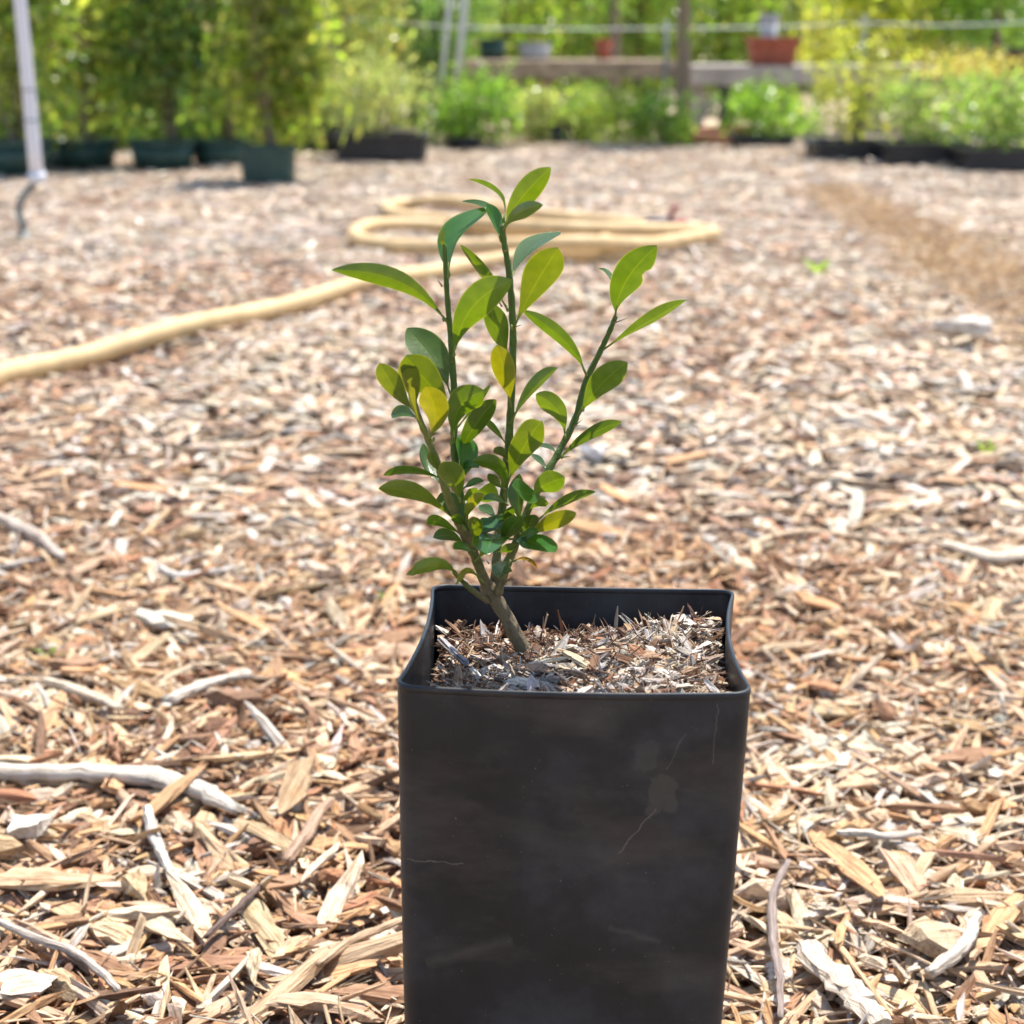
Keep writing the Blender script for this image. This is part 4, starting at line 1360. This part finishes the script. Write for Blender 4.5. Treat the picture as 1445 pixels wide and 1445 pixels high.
# right-hand trays and their plants
BT = 'black plant trays'
tray('plant_tray', 'small black tray under the bright green clump at right', 1036, 1124, 194, 212, 6.5, BT, .2)
tray('plant_tray', 'black tray second in the right row', 1150, 1262, 203, 231, 5.9, BT)
tray('plant_tray', 'black tray third in the right row', 1252, 1372, 204, 239, 5.68, BT)
tray('plant_tray', 'black tray at the right edge of the photo', 1362, 1500, 213, 246, 5.45, BT)
shrub('tray_shrub', 'bright lime green clump in the small black tray', 1088, 6.62, 58, 116, 200, G_LIME, 1900, .026, 34, base_z=.03, stems=6, trunk_r=.004)
shrub('tray_shrub', 'tall yellow flowering shrub in the second right tray', 1212, 6.05, 66, 20, 205, G_YEL + G_MIX + [(.42, .38, .03)], 1500, .024, 60, base_z=.04, stems=7, trunk_r=.005, spread=.2)
shrub('tray_shrub', 'loose green shrub in the third right tray', 1310, 5.85, 64, 105, 208, G_MID + G_GREY, 1700, .024, 40, base_z=.04, stems=7, trunk_r=.004)
shrub('tray_shrub', 'pale green shrub in the tray at the right edge', 1420, 5.62, 80, 100, 212, G_GREY + G_MID + G_LIME, 2200, .024, 44, base_z=.04, stems=7, trunk_r=.004)

# benches
def bench(name, label, x0, x1, ytop, thick, D, m, legs, depth=.5, slope=0.0):
    a, b = at(x0, ytop, D), at(x1, ytop, D)
    zt = (a.z + b.z) / 2
    root = empty(name, ((a.x + b.x) / 2, D, 0))
    tag(root, label, 'bench')
    wv = b.x - a.x
    th = thick * D / F
    npl = 4
    for k in range(npl):
        mb = MB()
        mb.box((random.uniform(-.02, .02), .03 + depth * (k + .5) / npl, zt - .0125), (wv, depth / npl - .012, .025), random.uniform(-.004, .004))
        mb.build('plank', m, root)
    mb = MB()
    mb.box((0, .0, zt - th / 2 - .004), (wv * .995, .035, th))
    mb.build('beam', m, root)
    for lx in legs:
        c = at(lx, ytop, D).x - root.location.x
        for yy in (.06, depth - .06):
            mb = MB()
            mb.box((c, yy, (zt - .03) / 2), (.06, .05, zt - .03))
            mb.build('leg', m, root)
        mb = MB()
        mb.box((c + .09, .07, zt * .62), (.24, .03, .04), 0, ry=-.8)
        mb.build('brace', m, root)
    return root, zt

be1, z1 = bench('timber_bench', 'low brown timber bench behind the white poles', 662, 957, 86, 21, 7.3, M['bench_brown'], (728,))
be2, z2 = bench('timber_bench', 'long weathered grey timber bench at the right', 952, 1330, 93, 23, 7.25, M['bench_grey'], (985, 1240))
be3, z3 = bench('timber_bench', 'brown timber bench end at the right edge', 1310, 1560, 103, 24, 6.9, M['bench_brown'], (1420,))

# things on the benches
round_pot('grey_planter', 'squat grey planter on the brown bench', 755, 7.7, 44, 40, 60, 86, M['grey_pot'], z0=z1)
round_pot('green_planter', 'small dark green pot on the left of the brown bench', 695, 7.7, 38, 32, 55, 80, M['green_pot'], z0=z1)
round_pot('clay_pot', 'small orange clay pot at the right of the brown bench', 852, 7.7, 24, 16, 55, 84, M['terracotta'], z0=z1)
# rectangular terracotta planter
c = at(1090, 54, 7.4)
tpl = empty('terracotta_planter', (c.x, 7.4, z2))
tag(tpl, 'rectangular terracotta red planter on the grey bench', 'planter')
hh = c.z - z2
wt, wb = 66 * 7.4 / F, 53 * 7.4 / F
def trap(mb, wt, wb, dt, db, z0, z1):
    mb.add([(-wb/2, -db/2, z0), (wb/2, -db/2, z0), (wb/2, db/2, z0), (-wb/2, db/2, z0), (-wt/2, -dt/2, z1), (wt/2, -dt/2, z1), (wt/2, dt/2, z1), (-wt/2, dt/2, z1)],
           [(0,3,2,1), (0,1,5,4), (1,2,6,5), (2,3,7,6), (3,0,4,7)])
mb = MB(); trap(mb, wt * .97, wb, .17, .13, 0, hh - .01); trap(mb, wt * .9, wb * .9, .15, .11, .01, hh - .01); mb.build('wall', M['terracotta'], tpl)
mb = MB()
for cc, s in (((0, -.09, hh - .006), (wt, .016, .022)), ((0, .09, hh - .006), (wt, .016, .022)), ((-wt / 2 + .008, 0, hh - .006), (.016, .164, .022)), ((wt / 2 - .008, 0, hh - .006), (.016, .164, .022))):
    mb.box(cc, s)
mb.build('rim', M['terracotta'], tpl)
mb = MB(); mb.box((0, 0, hh * .6), (wb * .98, .13, .02)); mb.build('soil', M['soil'], tpl)
# pale cup standing behind the planter
round_pot('white_pot', 'pale bluish pot standing behind the terracotta planter', 1086, 7.62, 26, 16, 20, 56, M['grey_pot'], z0=z2)
# black tray and ochre plant on the right bench
c = at(1425, 84, 7.05)
bt = empty('bench_tray', (c.x, 7.05, z3))
tag(bt, 'black tray standing on the brown bench at the right edge', 'tray')
mb = MB(); trap(mb, .34, .3, .3, .26, 0.001, c.z - z3 + .03); mb.build('wall', M['black_pot'], bt)
mb = MB(); mb.box((0, -.15, c.z - z3 + .032), (.36, .02, .016)); mb.box((0, .15, c.z - z3 + .032), (.36, .02, .016)); mb.build('rim', M['black_pot'], bt)
shrub('ochre_plant', 'orange ochre plant spilling over the right bench', 1365, 6.8, 74, 66, 122, G_OCH, 1400, .022, 36, base_z=z3 - .02, stems=4, trunk_r=.003, cat='plant')

# tall slim trunk in the middle right
shrub('slim_tree', 'slim tree with a tall grey brown trunk beside the grey bench', 974, 6.95, 60, -330, -5, G_MID + G_DARK, 1800, .04, 36, stems=1, trunk_r=.034, cat='tree')
shrub('slim_tree', 'grey trunked small tree behind the black tray at left', 545, 8.3, 60, -330, 20, G_MID, 1500, .04, 30, stems=1, trunk_r=.03, cat='tree')
shrub('slim_tree', 'grey trunked small tree behind the brown bench', 868, 8.6, 60, -330, 15, G_MID, 1500, .04, 30, stems=1, trunk_r=.035, cat='tree')

# white poles and line
def pole(label, x0, y0, x1, y1, D, r):
    a, b = at(x1, y1, D), at(x0, y0, D)
    dv = (b - a).normalized()
    base = a - dv * (a.z / dv.z)
    topp = b + dv * 1.4
    root = empty('white_pole', (base.x, base.y, 0))
    tag(root, label, 'pole')
    mb = MB()
    mb.tube([Vector((0, 0, -.02)), (b - base), topp - base], [r, r * .95, r * .9], 12)
    mb.build('pipe', M['pvc'], root, True)
    for t in (.3, .62):
        mb = MB()
        c = (topp - base) * t
        mb.tube([c, c + dv * .03], [r * 1.12, r * 1.12], 12)
        mb.build('joint', M['pvc'], root, True)
    return root
pole('thicker white plastic pole leaning beside the brown bench', 656, 0, 641, 150, 7.0, .0125)
pole('thinner white pole left of the thicker leaning pole', 633, 15, 619, 148, 6.85, .0095)
mb = MB()
pts = [at(430, 21, 7.1), at(520, 28, 7.1), at(640, 38, 7.02), at(780, 41, 7.05), at(940, 40, 7.1), at(1090, 38, 7.15), at(1220, 33, 7.15), at(1340, 36, 7.1), at(1480, 30, 7.1)]
ln = empty('support_line', (pts[2].x, pts[2].y, 0))
tag(ln, 'thin white irrigation line stretched between the poles across the back', 'line')
mb.tube([p - ln.location for p in smooth_path(pts, 5)], .0024, 8)
mb.build('tube', M['pvc'], ln, True)
for x_, y_ in ((1220, 33), (940, 40)):
    mb = MB()
    p = at(x_, y_, 7.12) - ln.location
    mb.tube([Vector((p.x, p.y, 0)), p + Vector((0, 0, .03))], [.008, .008], 8)
    mb.build('stake', M['poly'], ln, True)

# shrubs behind
BK = 'shrubs behind the benches'
back = [
    (-20, 7.0, 110, -120, 215, G_YEL + G_MID + G_OCH, 'green shrub behind the far left pots'),
    (180, 7.1, 130, -120, 225, G_YEL + G_OCH, 'yellowish shrub showing between the left pots'),
    (330, 7.0, 100, -120, 215, G_YEL + G_GREY, 'mid green shrub behind the large yellow green one'),
    (455, 7.6, 80, -120, 205, G_GREY + G_YEL, 'pale shrub above the black pot'),
    (585, 8.2, 85, -120, 190, G_DARK + G_BLUE, 'grey green shrub behind the white poles'),
    (715, 9.2, 95, -120, 170, G_YEL + G_LIME, 'yellow green shrub above the brown bench'),
    (810, 9.6, 90, -120, 170, G_DARK + G_GREY, 'dull green shrub behind the clay pot'),
    (905, 9.2, 80, -120, 170, G_YEL + G_MID, 'olive shrub left of the slim trunk'),
    (1035, 9.4, 80, -120, 170, G_MID + G_YEL, 'mixed green shrub behind the terracotta planter'),
    (1120, 9.7, 90, -120, 170, G_DARK + G_GREY, 'grey green shrub right of the terracotta planter'),
    (1235, 8.4, 85, -60, 110, G_YEL + [(.45, .42, .03)], 'bright yellow shrub above the grey bench'),
    (1330, 8.8, 95, -240, 110, G_MID + G_LIME, 'fresh green leafy shrub at the upper right'),
    (1430, 8.3, 90, -240, 85, G_MID + G_LIME, 'tall leafy green shrub in the upper right corner'),
]
for px, D, hw, y0, y1, pal, lab in back:
    shrub('background_shrub', lab, px, D, hw, y0, y1, pal, 3800, .05, 60, BK, stems=4, trunk_r=.015, spread=.3)

# far woodland that closes the view
V, Q, c4 = rot_leaf_cloud(26000, (0, 14.5, 1.0), (9.0, 1.3, 1.5), sr, .15, 260, G_DARK + G_MID + G_DARK, .3, .12, .0)
wood = mesh_obj('far_woodland', quad_mesh('far_woodland', V, Q, M['foliage'], {'leaf_color': ('FLOAT_COLOR', c4)}))
tag(wood, 'dark green woodland closing the view behind the nursery', 'woodland', kind='stuff')

# ---------------------------------------------------------------- strip of dry needles at right
r = np.random.default_rng(9)
cl = [onz(a, b) for a, b in ((1150, 268), (1200, 300), (1260, 340), (1330, 385), (1400, 425), (1480, 470), (1580, 520))]
t = r.uniform(0, len(cl) - 1.001, 2500)
i0 = t.astype(int)
fr = (t - i0)[:, None]
A = np.array([tuple(p) for p in cl])
p = A[i0] * (1 - fr) + A[i0 + 1] * fr
wd = np.interp(t, [0, 2, 6], [.035, .06, .08])
p[:, 0] += r.normal(0, 1, len(t)) * wd + wd * .6
p[:, 2] = gz(p[:, 0], p[:, 1]) + r.uniform(.006, .034, len(t))
dm = (r.uniform(.03, .09, len(t)), r.uniform(.0008, .0022, len(t)), r.uniform(.0006, .0014, len(t)), np.ones(len(t), int))
PALS = np.array([(.56, .38, .2), (.48, .3, .15), (.6, .43, .26), (.40, .25, .13), (.62, .48, .32), (.36, .22, .12), (.52, .33, .16), (.56, .39, .21)])
v, q, c, gg = chip_batch(p, dm, PR_LO, r, np.ones(8) / 8, .3, pal=np.minimum(PALS * np.array([1.22, 1.32, 1.5]), .8))
ne = mesh_obj('dry_needles', quad_mesh('dry_needles', v, q, M['wood'], {'chip_color': ('FLOAT_COLOR', c), 'grain': ('FLOAT_VECTOR', gg)}))
tag(ne, 'strip of brown dry needles crossing the chips at right', 'dry needles', kind='stuff')

# ---------------------------------------------------------------- small weeds
def weed(px, py, label, nleaf, s):
    b = onz(px, py, .01)
    root = empty('weed', (b.x, b.y, float(gz(b.x, b.y)) + .008))
    tag(root, label, 'weed')
    for k in range(nleaf):
        a = k / nleaf * 6.28 + random.uniform(-.3, .3)
        mb = MB()
        d = Vector((math.cos(a), math.sin(a), 0)); sd = Vector((-d.y, d.x, 0))
        ln_ = s * random.uniform(.7, 1.2); up_ = random.uniform(.5, 1.0)
        c0, c1, c2 = Vector((0, 0, 0)), d * ln_ * .5 + Vector((0, 0, ln_ * up_ * .6)), d * ln_ + Vector((0, 0, ln_ * up_ * .8))
        mb.add([c0 - sd * s * .04, c0 + sd * s * .04, c1 + sd * s * .2, c1 - sd * s * .2, c2], [(0, 1, 2, 3), (3, 2, 4)])
        me = mb.mesh('leaf', M['foliage'])
        at_ = me.attributes.new('leaf_color', 'FLOAT_COLOR', 'POINT')
        at_.data.foreach_set('color', [.2, .28, .04, 1] * 5)
        mesh_obj('leaf', me, root)
weed(1153, 382, 'tiny green weed sprouting beside the dry needle strip', 7, .035)
weed(1392, 640, 'tiny yellow green sprout at the right among pale chips', 5, .016)
weed(70, 912, 'tiny green sprig near the left edge beside brown bark', 4, .010)
weed(545, 838, 'tiny green sprig left of the pot rim', 5, .008)
